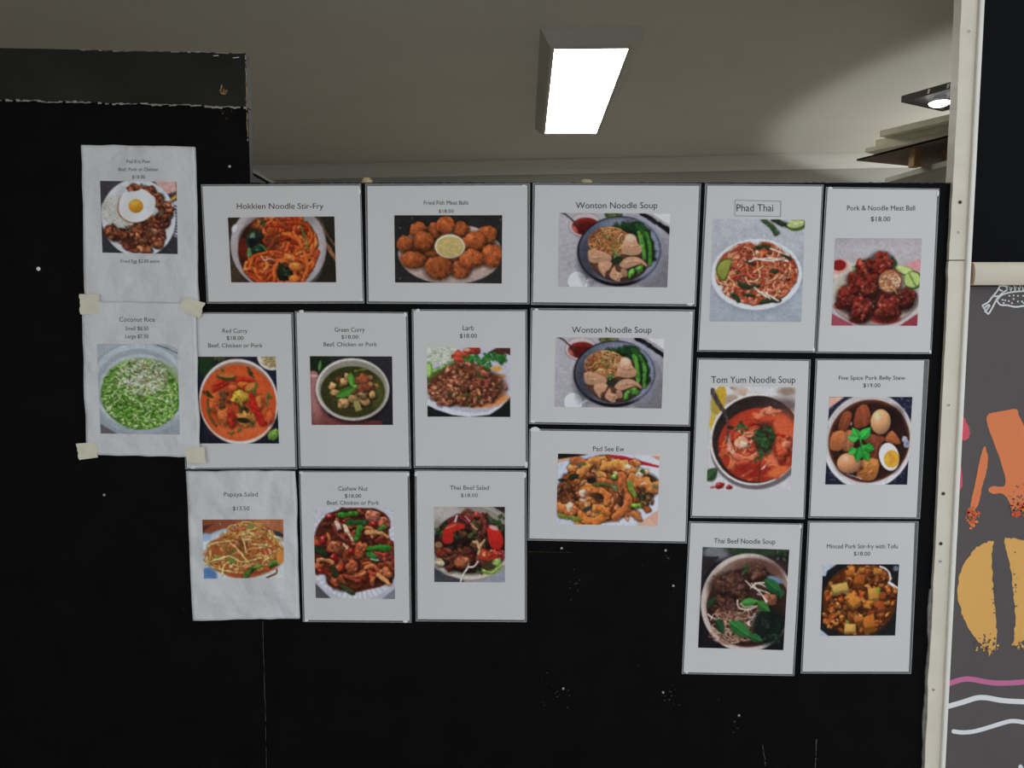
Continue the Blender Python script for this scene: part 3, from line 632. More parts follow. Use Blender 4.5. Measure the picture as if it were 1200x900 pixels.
def phad(c):
    c.bg((182, 182, 186), (162, 168, 176), 90)
    c.st([(340, 212), (372, 238), (405, 272)], 24, (56, 82, 44)); c.st([(395, 212), (450, 240)], 26, (44, 60, 36)); c.ell(505, 238, 48, 28, (76, 98, 42), -8); c.ell(500, 232, 42, 20, (172, 182, 116), -8)
    for a in range(5): c.st([(500, 232), (470 + a * 18, 220 + (a % 2) * 24)], 3, (206, 210, 160), edge=0)
    c.ell(322, 490, 226, 172, (140, 148, 160), soft=24, al=.7); c.ell(318, 476, 222, 170, (212, 214, 216)); c.ell(318, 468, 202, 150, (196, 192, 188), soft=10); c.ell(320, 470, 178, 132, (150, 66, 42), soft=20)
    N = [(196, 92, 60), (214, 124, 84), (170, 66, 44), (222, 152, 112), (184, 82, 50), (206, 108, 66)]
    c.strands(170, (318, 470, 180, 135), 130, 11, N, 1.0); c.lumps(70, (318, 465, 165, 120), 13, N + [(228, 176, 136)], ao=.3)
    c.lumps(26, (330, 460, 160, 110), 10, [(70, 56, 36), (110, 50, 34), (84, 88, 44)], ao=.2); c.strands(60, (318, 470, 180, 135), 110, 9, N + [(230, 160, 120)], 1.0)
    for p, w in (([(310, 350), (345, 342), (375, 350)], 18), ([(240, 522), (280, 535), (325, 530)], 22), ([(205, 575), (225, 590), (235, 605)], 20), ([(350, 612), (380, 600), (430, 600)], 22), ([(275, 418), (295, 425)], 16), ([(395, 460), (415, 462)], 20), ([(260, 575), (310, 580)], 14), ([(440, 380), (480, 400)], 14)): c.st(p, w, (48, 64, 36))
    for p in ([(280, 415), (330, 402), (400, 400), (470, 412)], [(380, 352), (430, 370), (475, 385)], [(312, 540), (350, 570), (390, 592)], [(345, 562), (390, 580), (430, 602)], [(300, 400), (380, 410), (450, 398)], [(370, 560), (385, 590)]): c.st(p, 8, (232, 204, 186))
    c.poly(smoothpoly([(196, 402), (150, 404), (124, 430), (120, 465), (138, 500), (165, 508), (182, 470), (192, 430)], 5), (88, 100, 36)); c.poly(smoothpoly([(192, 408), (152, 412), (130, 436), (127, 464), (142, 492), (162, 498), (177, 466), (186, 432)], 5), (158, 160, 74), c2=(132, 138, 56))
def meatball(c):
    c.bg((164, 158, 160), (186, 178, 176), 70); c.ell(300, 340, 200, 40, (190, 186, 188), soft=50, al=.6); c.poly([(420, 430), (470, 395), (525, 380), (525, 470)], (206, 146, 148)); c.ell(150, 440, 70, 50, (206, 190, 180), soft=20)
    c.poly([(100, 640), (200, 690), (230, 705), (100, 705)], (160, 76, 88)); c.poly([(430, 705), (525, 640), (525, 705)], (150, 60, 72))
    c.ell(132, 420, 42, 38, (206, 152, 132)); c.ell(128, 412, 34, 26, (140, 30, 28))
    c.ell(312, 552, 222, 152, (150, 140, 132)); c.ell(312, 544, 222, 148, (190, 180, 168)); c.ell(312, 540, 200, 128, (176, 164, 150), soft=14)
    c.ell(455, 440, 58, 22, (70, 98, 42), 20); c.ell(452, 436, 52, 18, (190, 202, 128), 20); c.ell(492, 482, 46, 44, (56, 92, 38), 20); c.ell(488, 480, 40, 38, (178, 194, 112), 20); c.st([(470, 450), (515, 520)], 5, (90, 130, 60))
    c.herb(228, 418, 40, (62, 116, 54)); c.herb(398, 400, 34, (52, 98, 48)); c.ell(310, 590, 160, 90, (70, 18, 14), soft=50, al=.8); c.ell(370, 668, 70, 22, (136, 34, 26), soft=8); c.ell(235, 672, 45, 18, (126, 30, 22), soft=8); c.ell(150, 605, 36, 20, (130, 32, 24), soft=8)
    for x, y, rx, ry, k in ((215, 480, 48, 40, .95), (260, 430, 44, 46, 1.05), (330, 405, 62, 56, 1.1), (465, 572, 50, 52, .8), (270, 512, 58, 58, 1), (180, 566, 58, 60, .95), (245, 622, 58, 60, .95), (372, 612, 62, 62, 1.0)):
        c.ell(x, y, rx, ry, [v * k for v in (118, 40, 28)], sh=.45, ao=.6); c.lumps(26, (x, y - 2, rx * .82, ry * .82), 12, [(126 * k, 42 * k, 30 * k), (98 * k, 30 * k, 20 * k), (144 * k, 58 * k, 42 * k)], ao=.08, hl=.25)
    for _ in range(26):
        px, py = c.inell((300, 520, 180, 130)); c.ell(px, py, 7, 4, (226, 160, 150), c.r.uniform(0, 90), soft=3, al=.5) if (c.a[int(min(c.H - 1, c.Y(py))), int(c.X(px)), 0] < 175) else None
    c.ell(380, 488, 58, 58, (150, 78, 48), sh=.2, ao=.5); c.ell(380, 488, 50, 50, (196, 128, 88)); c.strands(60, (380, 488, 46, 44), 50, 5, [(226, 176, 136), (206, 146, 104), (178, 106, 70), (236, 200, 168)], 1.2); c.st([(385, 510), (405, 530), (418, 548)], 5, (228, 176, 140))
def redcurry(c):
    c.bg((38, 38, 54), (30, 30, 46), 90); c.ell(170, 320, 60, 60, (34, 62, 30), soft=30); c.lumps(20, (270, 292, 40, 14), 10, [(90, 100, 50), (60, 70, 40)], ao=.1)
    c.ell(545, 290, 78, 66, (214, 208, 200)); c.ell(550, 288, 64, 54, (170, 150, 110)); c.strands(30, (545, 300, 50, 40), 50, 6, [(214, 196, 150), (190, 166, 116)], 1)
    c.leaf(510, 715, 70, 50, -40, (92, 136, 48)); c.ell(545, 690, 26, 34, (120, 160, 70), 40, sh=.3)
    c.ell(356, 520, 216, 224, (216, 206, 198)); c.ell(356, 518, 204, 206, (168, 124, 100)); c.ell(354, 526, 206, 200, (206, 88, 40), soft=4); c.ell(354, 500, 170, 150, (214, 94, 42), soft=50, al=.7); c.ell(356, 660, 140, 50, (224, 112, 58), soft=40, al=.7)
    for _ in range(50): px, py = c.inell((354, 526, 190, 185)); c.ell(px, py, 12, 6, c.jit((216, 90, 40), 20), c.r.uniform(0, 180), soft=6, al=.4)
    c.ell(320, 530, 130, 110, (176, 66, 30), soft=60, al=.6)
    for x, y, rx, ry, rot, col in ((230, 530, 36, 50, 10, (208, 96, 48)), (270, 600, 36, 46, -10, (214, 110, 52)), (330, 450, 34, 20, 0, (196, 90, 46)), (400, 440, 50, 22, 20, (208, 104, 44)), (470, 520, 26, 40, 0, (216, 108, 52)), (520, 600, 24, 40, 0, (206, 88, 42))): c.ell(x, y, rx, ry, col, rot, sh=.3, ao=.3)
    c.st([(225, 465), (245, 430), (300, 405), (370, 400), (440, 412)], 20, (190, 46, 26)); c.st([(240, 455), (300, 425)], 14, (160, 34, 22)); c.st([(408, 455), (440, 540), (482, 632)], 36, (194, 38, 26)); c.st([(310, 580), (318, 645)], 34, (176, 48, 28))
    c.ell(295, 390, 54, 20, (70, 72, 28), 6); c.ell(295, 382, 46, 13, (196, 116, 52), 4); c.ell(430, 445, 40, 22, (110, 110, 46), -35); c.ell(424, 440, 32, 16, (206, 128, 58), -35)
    c.ell(362, 498, 42, 38, (206, 164, 56), 20, sh=.3, ao=.4); c.ell(345, 510, 10, 8, (110, 96, 40)); c.ell(388, 612, 52, 38, (206, 136, 64), -5, sh=.3, ao=.4); c.ell(380, 618, 36, 14, (44, 40, 24), 8)
    for x, y, R in ((285, 490, 44), (372, 560, 46), (268, 542, 34), (185, 495, 34), (420, 370, 38), (515, 490, 30), (275, 355, 16), (310, 686, 18), (358, 668, 18), (425, 645, 16), (510, 535, 18), (440, 470, 18)): c.herb(x, y, R, (62, 56, 26) if R > 30 else (74, 90, 34), 7)
    c.st([(188, 520), (195, 590), (225, 645)], 12, (108, 92, 36)); c.st([(400, 610), (430, 640)], 6, (70, 70, 30))
def greencurry(c):
    c.bg((48, 46, 52), (40, 38, 44), 90); c.poly([(103, 380), (150, 400), (200, 600), (480, 620), (480, 645), (103, 645)], (172, 116, 112), c2=(120, 66, 60), ang=60); c.ell(150, 320, 60, 50, (28, 46, 24), soft=24); c.leaf(150, 360, 60, 18, -80, (80, 120, 56)); c.ell(118, 372, 24, 14, (176, 110, 100)); c.ell(125, 385, 20, 8, (210, 170, 150)); c.ell(130, 500, 30, 100, (190, 132, 128), soft=30, al=.6)
    c.ell(328, 468, 198, 166, (20, 14, 12), soft=24, al=.6); c.ell(325, 455, 196, 163, (206, 200, 190), sh=.12); c.ell(326, 452, 182, 148, (150, 142, 126), soft=8); c.ell(326, 468, 170, 134, (58, 60, 24), soft=6); c.ell(330, 470, 120, 90, (84, 80, 34), soft=50, al=.8); c.ell(452, 470, 36, 70, (92, 94, 38), soft=30, al=.8)
    c.lumps(60, (330, 460, 130, 80), 15, [(110, 84, 44), (90, 80, 36), (136, 100, 56), (74, 66, 30)], ao=.3)
    for x, y, rx, ry, k in ((220, 435, 20, 24, 1.05), (285, 412, 26, 24, 1.1), (300, 385, 24, 18, .95), (235, 475, 34, 18, .95), (385, 512, 36, 28, .95), (280, 525, 32, 27, .95), (430, 480, 18, 24, 1), (375, 486, 26, 18, .8), (330, 505, 30, 20, .8), (420, 425, 24, 9, 1), (410, 395, 24, 12, .9)): c.ell(x, y, rx, ry, [v * k for v in (186, 144, 88)], c.r.uniform(-40, 40), sh=.4, hl=.2, ao=.5)
    c.poly([(325, 518), (358, 512), (372, 560), (340, 570)], (152, 146, 82)); c.ell(378, 402, 36, 24, (158, 84, 48), sh=.3, ao=.3); c.ell(390, 445, 46, 20, (136, 72, 44), sh=.3, ao=.3); c.st([(340, 360), (400, 350)], 10, (120, 120, 50)); c.ell(250, 400, 14, 10, (130, 60, 36))
    c.leaf(330, 450, 110, 46, 155, (62, 120, 36)); c.leaf(325, 440, 75, 34, -97, (76, 140, 44)); c.ell(338, 442, 14, 12, (110, 160, 70), sh=.4)
def larb(c):
    c.bg((190, 188, 200), (176, 174, 186), 90); c.poly([(480, 235), (555, 235), (555, 280), (430, 262)], (84, 44, 38)); c.poly([(520, 262), (555, 276), (555, 300)], (200, 196, 206))
    c.poly([(110, 235), (280, 235), (270, 300), (240, 320), (110, 325)], (198, 202, 184))
    for _ in range(170): px, py = c.inell((190, 275, 85, 45)); c.st([(px, py), (px + c.r.uniform(-9, 9), py + c.r.uniform(-5, 5))], 5, c.jit((206, 208, 190), 24), edge=.2)
    c.ell(292, 282, 46, 34, (190, 72, 44), sh=.3); c.ell(355, 252, 44, 22, (150, 48, 38), sh=.3); c.ell(320, 245, 20, 10, (200, 160, 140))
    c.st([(120, 400), (180, 360), (250, 325)], 40, (84, 130, 50)); c.st([(120, 375), (200, 335)], 16, (130, 176, 84)); c.ell(122, 352, 20, 42, (104, 150, 54)); c.ell(120, 352, 14, 34, (172, 202, 112))
    for x, y in ((330, 300), (360, 290), (400, 305), (430, 285), (460, 290), (495, 295), (455, 265), (380, 320), (430, 320), (505, 282), (340, 320)): c.herb(x, y, 36, (40, 104, 38), 8)
    c.poly([(110, 520), (150, 560), (240, 588), (330, 600), (440, 585), (500, 545), (555, 480), (555, 605), (110, 605)], (30, 32, 30), soft=3); c.poly([(110, 505), (240, 560), (340, 578), (430, 572), (490, 535), (555, 460), (555, 488), (500, 548), (440, 588), (330, 600), (240, 588), (110, 540)], (206, 204, 212), soft=4)
    c.ell(440, 515, 105, 32, (214, 138, 76), -12, soft=16); c.ell(480, 345, 26, 14, (214, 160, 70), soft=10); c.ell(500, 385, 30, 12, (190, 140, 90), soft=8)
    M = [(152, 92, 62), (170, 108, 76), (132, 72, 48), (112, 60, 40), (184, 122, 88)]
    c.ell(320, 440, 205, 105, (104, 56, 38), soft=20); c.ell(310, 370, 110, 60, (120, 66, 44), soft=20)
    c.lumps(240, ((320, 450, 205, 95), (310, 390, 110, 75), (220, 470, 105, 70)), 15, M, ao=.4)
    c.ell(413, 424, 32, 25, (186, 98, 72), sh=.3, ao=.4)
    for p, w in (([(225, 478), (270, 488)], 20), ([(280, 490), (330, 485)], 14), ([(355, 490), (385, 502)], 20), ([(375, 365), (392, 388)], 12), ([(275, 430), (300, 442)], 14), ([(490, 440), (500, 445)], 12), ([(320, 525), (324, 540)], 10), ([(420, 345), (440, 352)], 14)): c.st(p, w, (70, 84, 34))
    c.lumps(60, (300, 470, 180, 70), 13, M, ao=.35)
def padsee(c):
    c.bg((192, 196, 212), (206, 208, 218), 0); c.poly([(225, 215), (440, 222), (225, 262)], (34, 27, 25)); c.poly([(225, 258), (430, 226), (340, 258), (225, 282)], (208, 160, 130)); c.poly([(770, 728), (945, 600), (945, 728)], (216, 168, 146)); c.poly([(875, 225), (950, 225), (950, 268)], (208, 150, 120)); c.poly([(560, 218), (690, 230), (945, 298), (930, 308), (640, 258)], (184, 30, 42)); c.ell(280, 330, 60, 40, (200, 206, 222), soft=30)
    c.ell(550, 475, 315, 190, (60, 38, 22), soft=26, al=.9); c.ell(500, 560, 280, 145, (90, 50, 26), soft=20); c.ell(850, 440, 90, 90, (90, 52, 30), soft=30); c.ell(300, 560, 90, 100, (80, 46, 26), soft=20)
    N = [(208, 124, 56), (196, 106, 44), (218, 146, 84), (164, 88, 42), (186, 112, 60)]
    for _ in range(95):
        x, y = c.inell((540, 475, 265, 185)); a = c.r.uniform(0, 6.28); k = c.r.uniform(-.7, .7); pts = [(x, y)]
        for i in range(3): a += k; x += math.cos(a) * 46; y += math.sin(a) * 36; pts.append((min(925, max(235, x)), min(715, max(250, y))))
        c.st(pts, c.r.uniform(24, 70), c.jit(c.r.choice(N), 26), c.r.uniform(24, 70), sh=.32, edge=.45, soft=2.5)
    for x, y, rx, ry in ((470, 395, 38, 30), (520, 515, 60, 40), (275, 480, 50, 60), (330, 520, 40, 40), (690, 540, 40, 60), (820, 530, 50, 40), (480, 300, 50, 20), (880, 380, 40, 14)): c.ell(x, y, rx, ry, (62, 38, 24), c.r.uniform(0, 90), soft=18, al=.75)
    c.lumps(50, (300, 500, 75, 70), 20, [(110, 60, 34), (150, 84, 44), (80, 46, 28)]); c.lumps(26, (850, 520, 60, 50), 16, [(60, 56, 30), (130, 80, 44)])
    c.st([(385, 360), (420, 310), (480, 265), (540, 260)], 56, (212, 132, 66), sh=.3, soft=3); c.st([(560, 300), (620, 290), (690, 300), (740, 340)], 70, (214, 136, 68), sh=.3, soft=3); c.st([(680, 380), (690, 470), (720, 560), (650, 650)], 66, (196, 108, 52), sh=.3, soft=3); c.st([(760, 390), (830, 420), (910, 440)], 80, (212, 128, 66), sh=.3, soft=3); c.st([(430, 480), (520, 470), (585, 510), (580, 560)], 50, (200, 116, 56), sh=.3, soft=3); c.st([(400, 640), (440, 690), (520, 690), (580, 640)], 56, (206, 118, 50), sh=.3, soft=3); c.st([(500, 600), (580, 620)], 56, (208, 120, 56), sh=.4); c.st([(240, 600), (290, 610), (330, 640)], 60, (208, 120, 62), sh=.4)
    c.st([(605, 470), (640, 540), (600, 610)], 22, (150, 84, 44), sh=.6); c.st([(690, 470), (680, 560)], 26, (58, 36, 26), edge=0, soft=12, al=.7)
    c.ell(624, 376, 30, 26, (112, 148, 60), sh=.5, hl=.6, ao=.4); c.st([(735, 420), (755, 470), (775, 505)], 32, (116, 146, 54)); c.ell(788, 580, 48, 19, (122, 166, 52), sh=.4, ao=.3); c.st([(255, 660), (320, 672), (390, 685)], 34, (122, 128, 46)); c.ell(400, 290, 30, 14, (100, 104, 48)); c.st([(490, 435), (580, 435), (640, 460)], 26, (96, 92, 44)); c.ell(635, 455, 20, 18, (90, 120, 70), hl=.6)
    c.leaf(300, 395, 90, 40, -20, (36, 40, 28)); c.leaf(810, 320, 50, 36, 60, (56, 76, 50)); c.leaf(410, 620, 80, 30, -22, (48, 54, 48)); c.leaf(890, 430, 50, 26, 20, (90, 110, 60)); c.ell(470, 405, 32, 22, (42, 30, 26), -20, soft=6); c.leaf(230, 405, 80, 20, 0, (30, 34, 34))
    for x, y, rx, ry in ((415, 500, 34, 22), (322, 592, 30, 32), (718, 305, 22, 20), (800, 362, 26, 22), (410, 545, 30, 16), (830, 425, 22, 8), (640, 350, 16, 8)): c.ell(x, y, rx, ry, (228, 186, 160), c.r.uniform(-40, 40), soft=5, al=.9, sh=.3)
def tomyum(c):
    c.bg((206, 202, 200), (196, 192, 194), 90); c.ell(185, 265, 36, 78, (196, 160, 48), 8); c.ell(160, 290, 22, 60, (170, 150, 60), soft=14); c.ell(152, 385, 16, 46, (206, 170, 62)); c.st([(255, 195), (310, 230)], 20, (160, 140, 110)); c.ell(300, 215, 40, 24, (190, 170, 150), soft=14); c.ell(550, 215, 50, 24, (150, 130, 110), soft=20); c.ell(250, 265, 36, 30, (170, 150, 132), soft=14)
    c.ell(400, 505, 255, 232, (112, 104, 106), soft=8); c.ell(392, 472, 250, 243, (218, 208, 200)); c.ell(395, 472, 240, 232, (52, 38, 36)); c.ell(520, 290, 120, 40, (78, 56, 52), soft=40, al=.7)
    c.ell(410, 500, 222, 196, (176, 56, 32), soft=8); c.ell(430, 470, 180, 150, (198, 74, 42), soft=50); c.ell(540, 420, 70, 90, (214, 100, 60), soft=50, al=.8)
    R = [(206, 78, 44), (186, 56, 32), (224, 120, 80), (170, 44, 28), (214, 100, 62)]
    c.lumps(45, (410, 510, 205, 175), 26, R, ao=.1, sh=.2, hl=.1); c.strands(26, (400, 540, 190, 140), 100, 12, R + [(228, 150, 110)], .8, edge=.2)
    c.st([(240, 465), (262, 530), (290, 560)], 26, (226, 150, 122)); c.ell(315, 500, 42, 36, (222, 138, 106), 20, sh=.35); c.ell(325, 500, 22, 18, (232, 170, 140), sh=.3); c.st([(290, 560), (350, 580), (400, 550)], 34, (216, 112, 78)); c.st([(300, 600), (350, 590)], 24, (196, 80, 50)); c.st([(360, 650), (330, 665), (380, 635)], 12, (232, 170, 140)); c.ell(465, 325, 64, 20, (222, 122, 90), 4, sh=.3); c.ell(545, 520, 48, 64, (206, 84, 50), 20, sh=.4, ao=.3); c.ell(560, 500, 24, 20, (226, 130, 96), sh=.3); c.st([(385, 365), (430, 380), (480, 370)], 12, (190, 70, 46)); c.ell(400, 640, 120, 40, (150, 36, 24), soft=30, al=.7); c.ell(520, 640, 60, 24, (220, 110, 60), -20, soft=14)
    c.ell(440, 470, 58, 86, (36, 40, 24), soft=26, al=.85)
    for x, y, R_ in ((400, 450, 42), (440, 470, 44), (470, 480, 40), (450, 520, 44), (455, 415, 30), (430, 545, 30), (320, 395, 36), (295, 410, 28), (480, 440, 26), (400, 580, 18)): c.herb(x, y, R_, (46, 76, 38), 7)
    c.poly([(425, 632), (460, 595), (445, 625)], (236, 210, 200)); c.st([(420, 580), (420, 690)], 4, (60, 40, 34), edge=0)
    c.st([(140, 215), (180, 280), (228, 355)], 26, (78, 66, 66), 20); c.st([(228, 355), (240, 420), (232, 490)], 10, (110, 74, 64)); c.ell(250, 410, 20, 10, (60, 44, 40))
    c.leaf(128, 690, 90, 66, -48, (46, 74, 42)); c.ell(205, 720, 22, 20, (150, 34, 32), sh=.3, hl=.6); c.ell(260, 726, 18, 15, (156, 40, 36), sh=.3, hl=.6); c.st([(160, 728), (185, 724)], 8, (170, 60, 50))
def fivespice(c):
    c.bg((40, 40, 60), (34, 34, 52), 90)
    for _ in range(140): c.ell(c.r.uniform(125, 585), c.r.choice([c.r.uniform(250, 320), c.r.uniform(640, 710)]), 4, 4, (120, 124, 150), al=.6)
    c.poly([(125, 250), (215, 250), (125, 320)], (214, 164, 146)); c.ell(352, 482, 240, 250, (210, 204, 204)); c.ell(352, 470, 228, 236, (192, 184, 180), soft=14); c.ell(356, 480, 216, 216, (104, 56, 34), soft=4); c.ell(358, 482, 206, 204, (54, 29, 22), soft=16); c.ell(470, 360, 60, 60, (34, 20, 16), soft=40, al=.8); c.st([(545, 470), (565, 500)], 26, (150, 150, 165), edge=.1)
    def pk(pts, col, lay=3):
        P = smoothpoly(pts, 3); c.poly([(x + 4, y + 7) for x, y in P], (22, 10, 8), 8, .7); c.poly(P, [min(255, v * 1.12) for v in col], c2=[v * .75 for v in col])
        cx = sum(p[0] for p in pts) / len(pts); cy = sum(p[1] for p in pts) / len(pts)
        for i in range(lay):
            t = (i + .6) / (lay + .2); a_ = np.array(pts[0]) * (1 - t) + np.array(pts[1]) * t; b_ = np.array(pts[3 % len(pts)]) * (1 - t) + np.array(pts[2]) * t
            c.st([tuple(a_), tuple(b_)], 6, [min(255, v * (1.25 if i % 2 else .78)) for v in col], edge=0, al=.5)
    pk([(215, 330), (258, 340), (235, 425), (188, 415)], (150, 76, 44)); pk([(285, 310), (335, 292), (360, 380), (300, 415), (270, 395)], (158, 78, 46)); pk([(160, 440), (225, 432), (215, 525), (152, 522)], (196, 116, 64), 1); pk([(230, 430), (275, 435), (272, 520), (220, 530)], (176, 108, 72)); pk([(335, 445), (430, 455), (425, 490), (340, 490)], (150, 76, 48)); pk([(475, 425), (525, 495), (440, 480)], (190, 106, 58), 1); pk([(380, 490), (425, 495), (415, 570), (365, 565)], (124, 62, 42))
    pk([(312, 582), (412, 576), (405, 668), (360, 688), (302, 665)], (188, 118, 58), 0); c.poly([(312, 582), (412, 576), (400, 610), (320, 618)], (206, 140, 74), al=.7); c.lumps(14, (355, 630, 38, 34), 10, [(196, 126, 62), (166, 96, 44)], ao=0, hl=0)
    c.ell(412, 380, 53, 66, (216, 160, 112), -6, sh=.28, hl=.25, ao=.5); c.ell(256, 596, 64, 54, (206, 142, 98), 6, sh=.28, hl=.3, ao=.5)
    c.ell(468, 562, 52, 74, (240, 234, 226), -18, ao=.5, sh=.06); c.ell(481, 573, 41, 46, (206, 140, 40), -10); c.ell(481, 573, 36, 41, (228, 168, 58), -10); c.st([(470, 545), (475, 575), (478, 600)], 4, (176, 116, 30), edge=0); c.ell(484, 574, 18, 24, (214, 150, 44), soft=6)
    for x, y, L, w, a in ((300, 470, 70, 50, -120), (310, 470, 80, 56, -50), (300, 465, 60, 46, 185), (320, 500, 70, 50, 60), (310, 510, 80, 56, 100), (330, 510, 60, 50, 15), (290, 520, 50, 40, 150), (335, 540, 50, 40, 60)): c.leaf(x, y, L, w, a, c.jit((44, 142, 50), 16))
    c.st([(305, 450), (325, 530)], 7, (60, 160, 66)); c.st([(250, 655), (300, 668), (330, 680)], 6, (190, 180, 190), edge=0, al=.8); c.st([(255, 395), (258, 385)], 6, (220, 210, 210), edge=0)
def papaya(c):
    c.bg((140, 74, 48), (178, 108, 66), 0); c.ell(440, 330, 60, 20, (190, 130, 90), soft=20, al=.6); c.poly([(122, 345), (180, 330), (122, 375)], (96, 48, 36))
    c.ell(335, 510, 268, 165, (160, 178, 190)); c.ell(335, 508, 252, 152, (196, 204, 208), soft=8); c.ell(150, 595, 46, 34, (92, 130, 176), 30, soft=12); c.ell(140, 400, 30, 20, (150, 176, 200), soft=14); c.ell(520, 385, 40, 12, (60, 60, 64), 20); c.poly([(440, 600), (510, 570), (552, 560), (552, 618), (440, 618)], (204, 206, 200)); c.st([(455, 612), (505, 590), (510, 572)], 9, (90, 54, 40), edge=0)
    c.ell(340, 500, 208, 108, (164, 90, 42), soft=12); c.poly(smoothpoly([(200, 470), (270, 370), (340, 322), (420, 330), (480, 370), (545, 450), (550, 520), (300, 560)], 4), (176, 96, 48), soft=6); c.ell(330, 590, 90, 26, (170, 84, 44), soft=10)
    S = [(206, 166, 92), (194, 136, 64), (218, 188, 128), (200, 100, 52), (178, 96, 42), (214, 150, 80)]
    c.strands(80, (360, 430, 140, 100), 110, 8, S, .6); c.ell(425, 465, 70, 42, (180, 78, 56), soft=14, al=.85); c.ell(385, 385, 40, 30, (186, 84, 52), soft=14, al=.7); c.strands(120, (330, 490, 200, 90), 120, 8, S, .5); c.ell(335, 445, 26, 40, (96, 52, 24), soft=14, al=.7); c.ell(300, 500, 90, 14, (110, 64, 28), soft=14, al=.5)
    c.strands(50, (350, 370, 90, 44), 90, 7, [(206, 110, 60), (214, 150, 84), (222, 186, 120)], .8)
    for p in ([(265, 430), (320, 480), (385, 570)], [(180, 520), (260, 500), (330, 530), (430, 510)], [(385, 440), (465, 445)], [(335, 410), (350, 480)], [(130, 545), (180, 520), (230, 515)], [(430, 570), (440, 530), (470, 510)], [(220, 600), (230, 550), (260, 530)], [(150, 450), (200, 430), (280, 420)], [(480, 380), (530, 440), (545, 460)], [(500, 400), (548, 420)]): c.st(p, 9, (216, 184, 118))
    c.st([(340, 608), (365, 580), (395, 562)], 26, (76, 116, 44)); c.st([(395, 562), (430, 550)], 14, (110, 150, 60)); c.ell(488, 542, 28, 16, (78, 124, 50), -25, sh=.5); c.ell(272, 522, 18, 12, (108, 140, 62)); c.ell(275, 475, 20, 10, (96, 110, 50), -20); c.ell(375, 345, 18, 12, (130, 140, 60)); c.ell(195, 500, 16, 8, (120, 150, 60)); c.ell(535, 500, 26, 34, (206, 136, 60), soft=10)
def cashew(c):
    c.bg((192, 192, 198), (180, 180, 188), 90); c.poly([(100, 640), (190, 730), (100, 730)], (92, 88, 92)); c.poly([(450, 728), (535, 660), (535, 728)], (130, 128, 136))
    c.ell(320, 480, 260, 250, (196, 196, 202))
    for i in range(110):
        a = i / 110 * 6.283; c.st([(320 + 205 * math.cos(a), 480 + 205 * math.sin(a)), (320 + 256 * math.cos(a), 480 + 246 * math.sin(a))], 4, (166, 166, 174) if i % 2 else (214, 214, 218), edge=0, sh=0, al=.8)
    c.poly(smoothpoly([(160, 300), (250, 255), (340, 248), (440, 255), (500, 300), (500, 400), (530, 440), (530, 590), (470, 650), (380, 675), (300, 690), (240, 655), (170, 650), (170, 560), (105, 600), (105, 400)], 4), (88, 36, 22), soft=8)
    M = [(156, 74, 38), (124, 52, 30), (180, 98, 54), (92, 36, 22), (170, 62, 34), (140, 50, 26)]
    c.lumps(150, ((330, 330, 160, 80), (310, 450, 195, 110), (350, 580, 165, 80), (240, 600, 80, 60), (140, 480, 36, 90), (480, 540, 48, 80)), 26, M, ao=.5, hl=.5)
    c.strands(40, (320, 500, 190, 150), 90, 20, M + [(190, 110, 66)], 1.0)
    for x, y, rx, ry, col in ((415, 290, 38, 38, (208, 124, 92)), (475, 322, 30, 32, (196, 104, 72)), (215, 455, 46, 32, (172, 94, 58)), (355, 470, 34, 44, (178, 88, 46)), (300, 555, 40, 30, (176, 90, 50)), (220, 640, 46, 26, (150, 70, 34)), (480, 590, 40, 32, (186, 104, 58))): c.ell(x, y, rx, ry, col, c.r.uniform(-40, 40), sh=.45, hl=.3, ao=.5); c.lumps(8, (x, y, rx * .7, ry * .7), 10, [col, [v * .75 for v in col]], ao=.1)
    for x, y, rx, ry in ((150, 415, 22, 28), (212, 512, 24, 24), (192, 292, 26, 18), (270, 320, 14, 12), (135, 580, 16, 16), (300, 475, 18, 22), (420, 330, 22, 14)): c.ell(x, y, rx, ry, (160, 30, 22), sh=.4, hl=.7, ao=.4)
    c.st([(265, 345), (285, 380), (312, 415)], 24, (222, 184, 150), 14); c.st([(385, 378), (440, 375), (495, 400)], 26, (206, 146, 92), 16); c.st([(225, 325), (240, 360)], 22, (206, 172, 160)); c.st([(215, 350), (235, 390), (280, 420)], 12, (150, 66, 60)); c.st([(120, 525), (160, 520), (200, 535)], 20, (196, 128, 78)); c.st([(440, 600), (495, 640)], 24, (206, 136, 84)); c.st([(370, 560), (410, 545)], 20, (196, 116, 66)); c.st([(260, 440), (275, 460)], 12, (224, 190, 160))
    for p, w, col in (([(245, 285), (330, 280)], 28, (66, 138, 44)), ([(285, 325), (375, 325)], 26, (44, 92, 38)), ([(330, 405), (350, 350)], 30, (58, 118, 40)), ([(395, 458), (495, 455)], 28, (50, 122, 38)), ([(395, 495), (435, 510)], 36, (56, 128, 52)), ([(450, 358), (478, 350)], 22, (76, 128, 48)), ([(110, 465), (160, 490)], 36, (34, 52, 28)), ([(200, 560), (210, 600)], 28, (48, 58, 28)), ([(240, 660), (300, 690)], 26, (62, 66, 34)), ([(250, 262), (280, 268)], 14, (30, 50, 26))): c.st(p, w, col, edge=.5)
    c.st([(400, 515), (440, 520)], 6, (200, 226, 200), edge=0); c.st([(440, 500), (470, 520), (520, 500)], 16, (130, 50, 50))
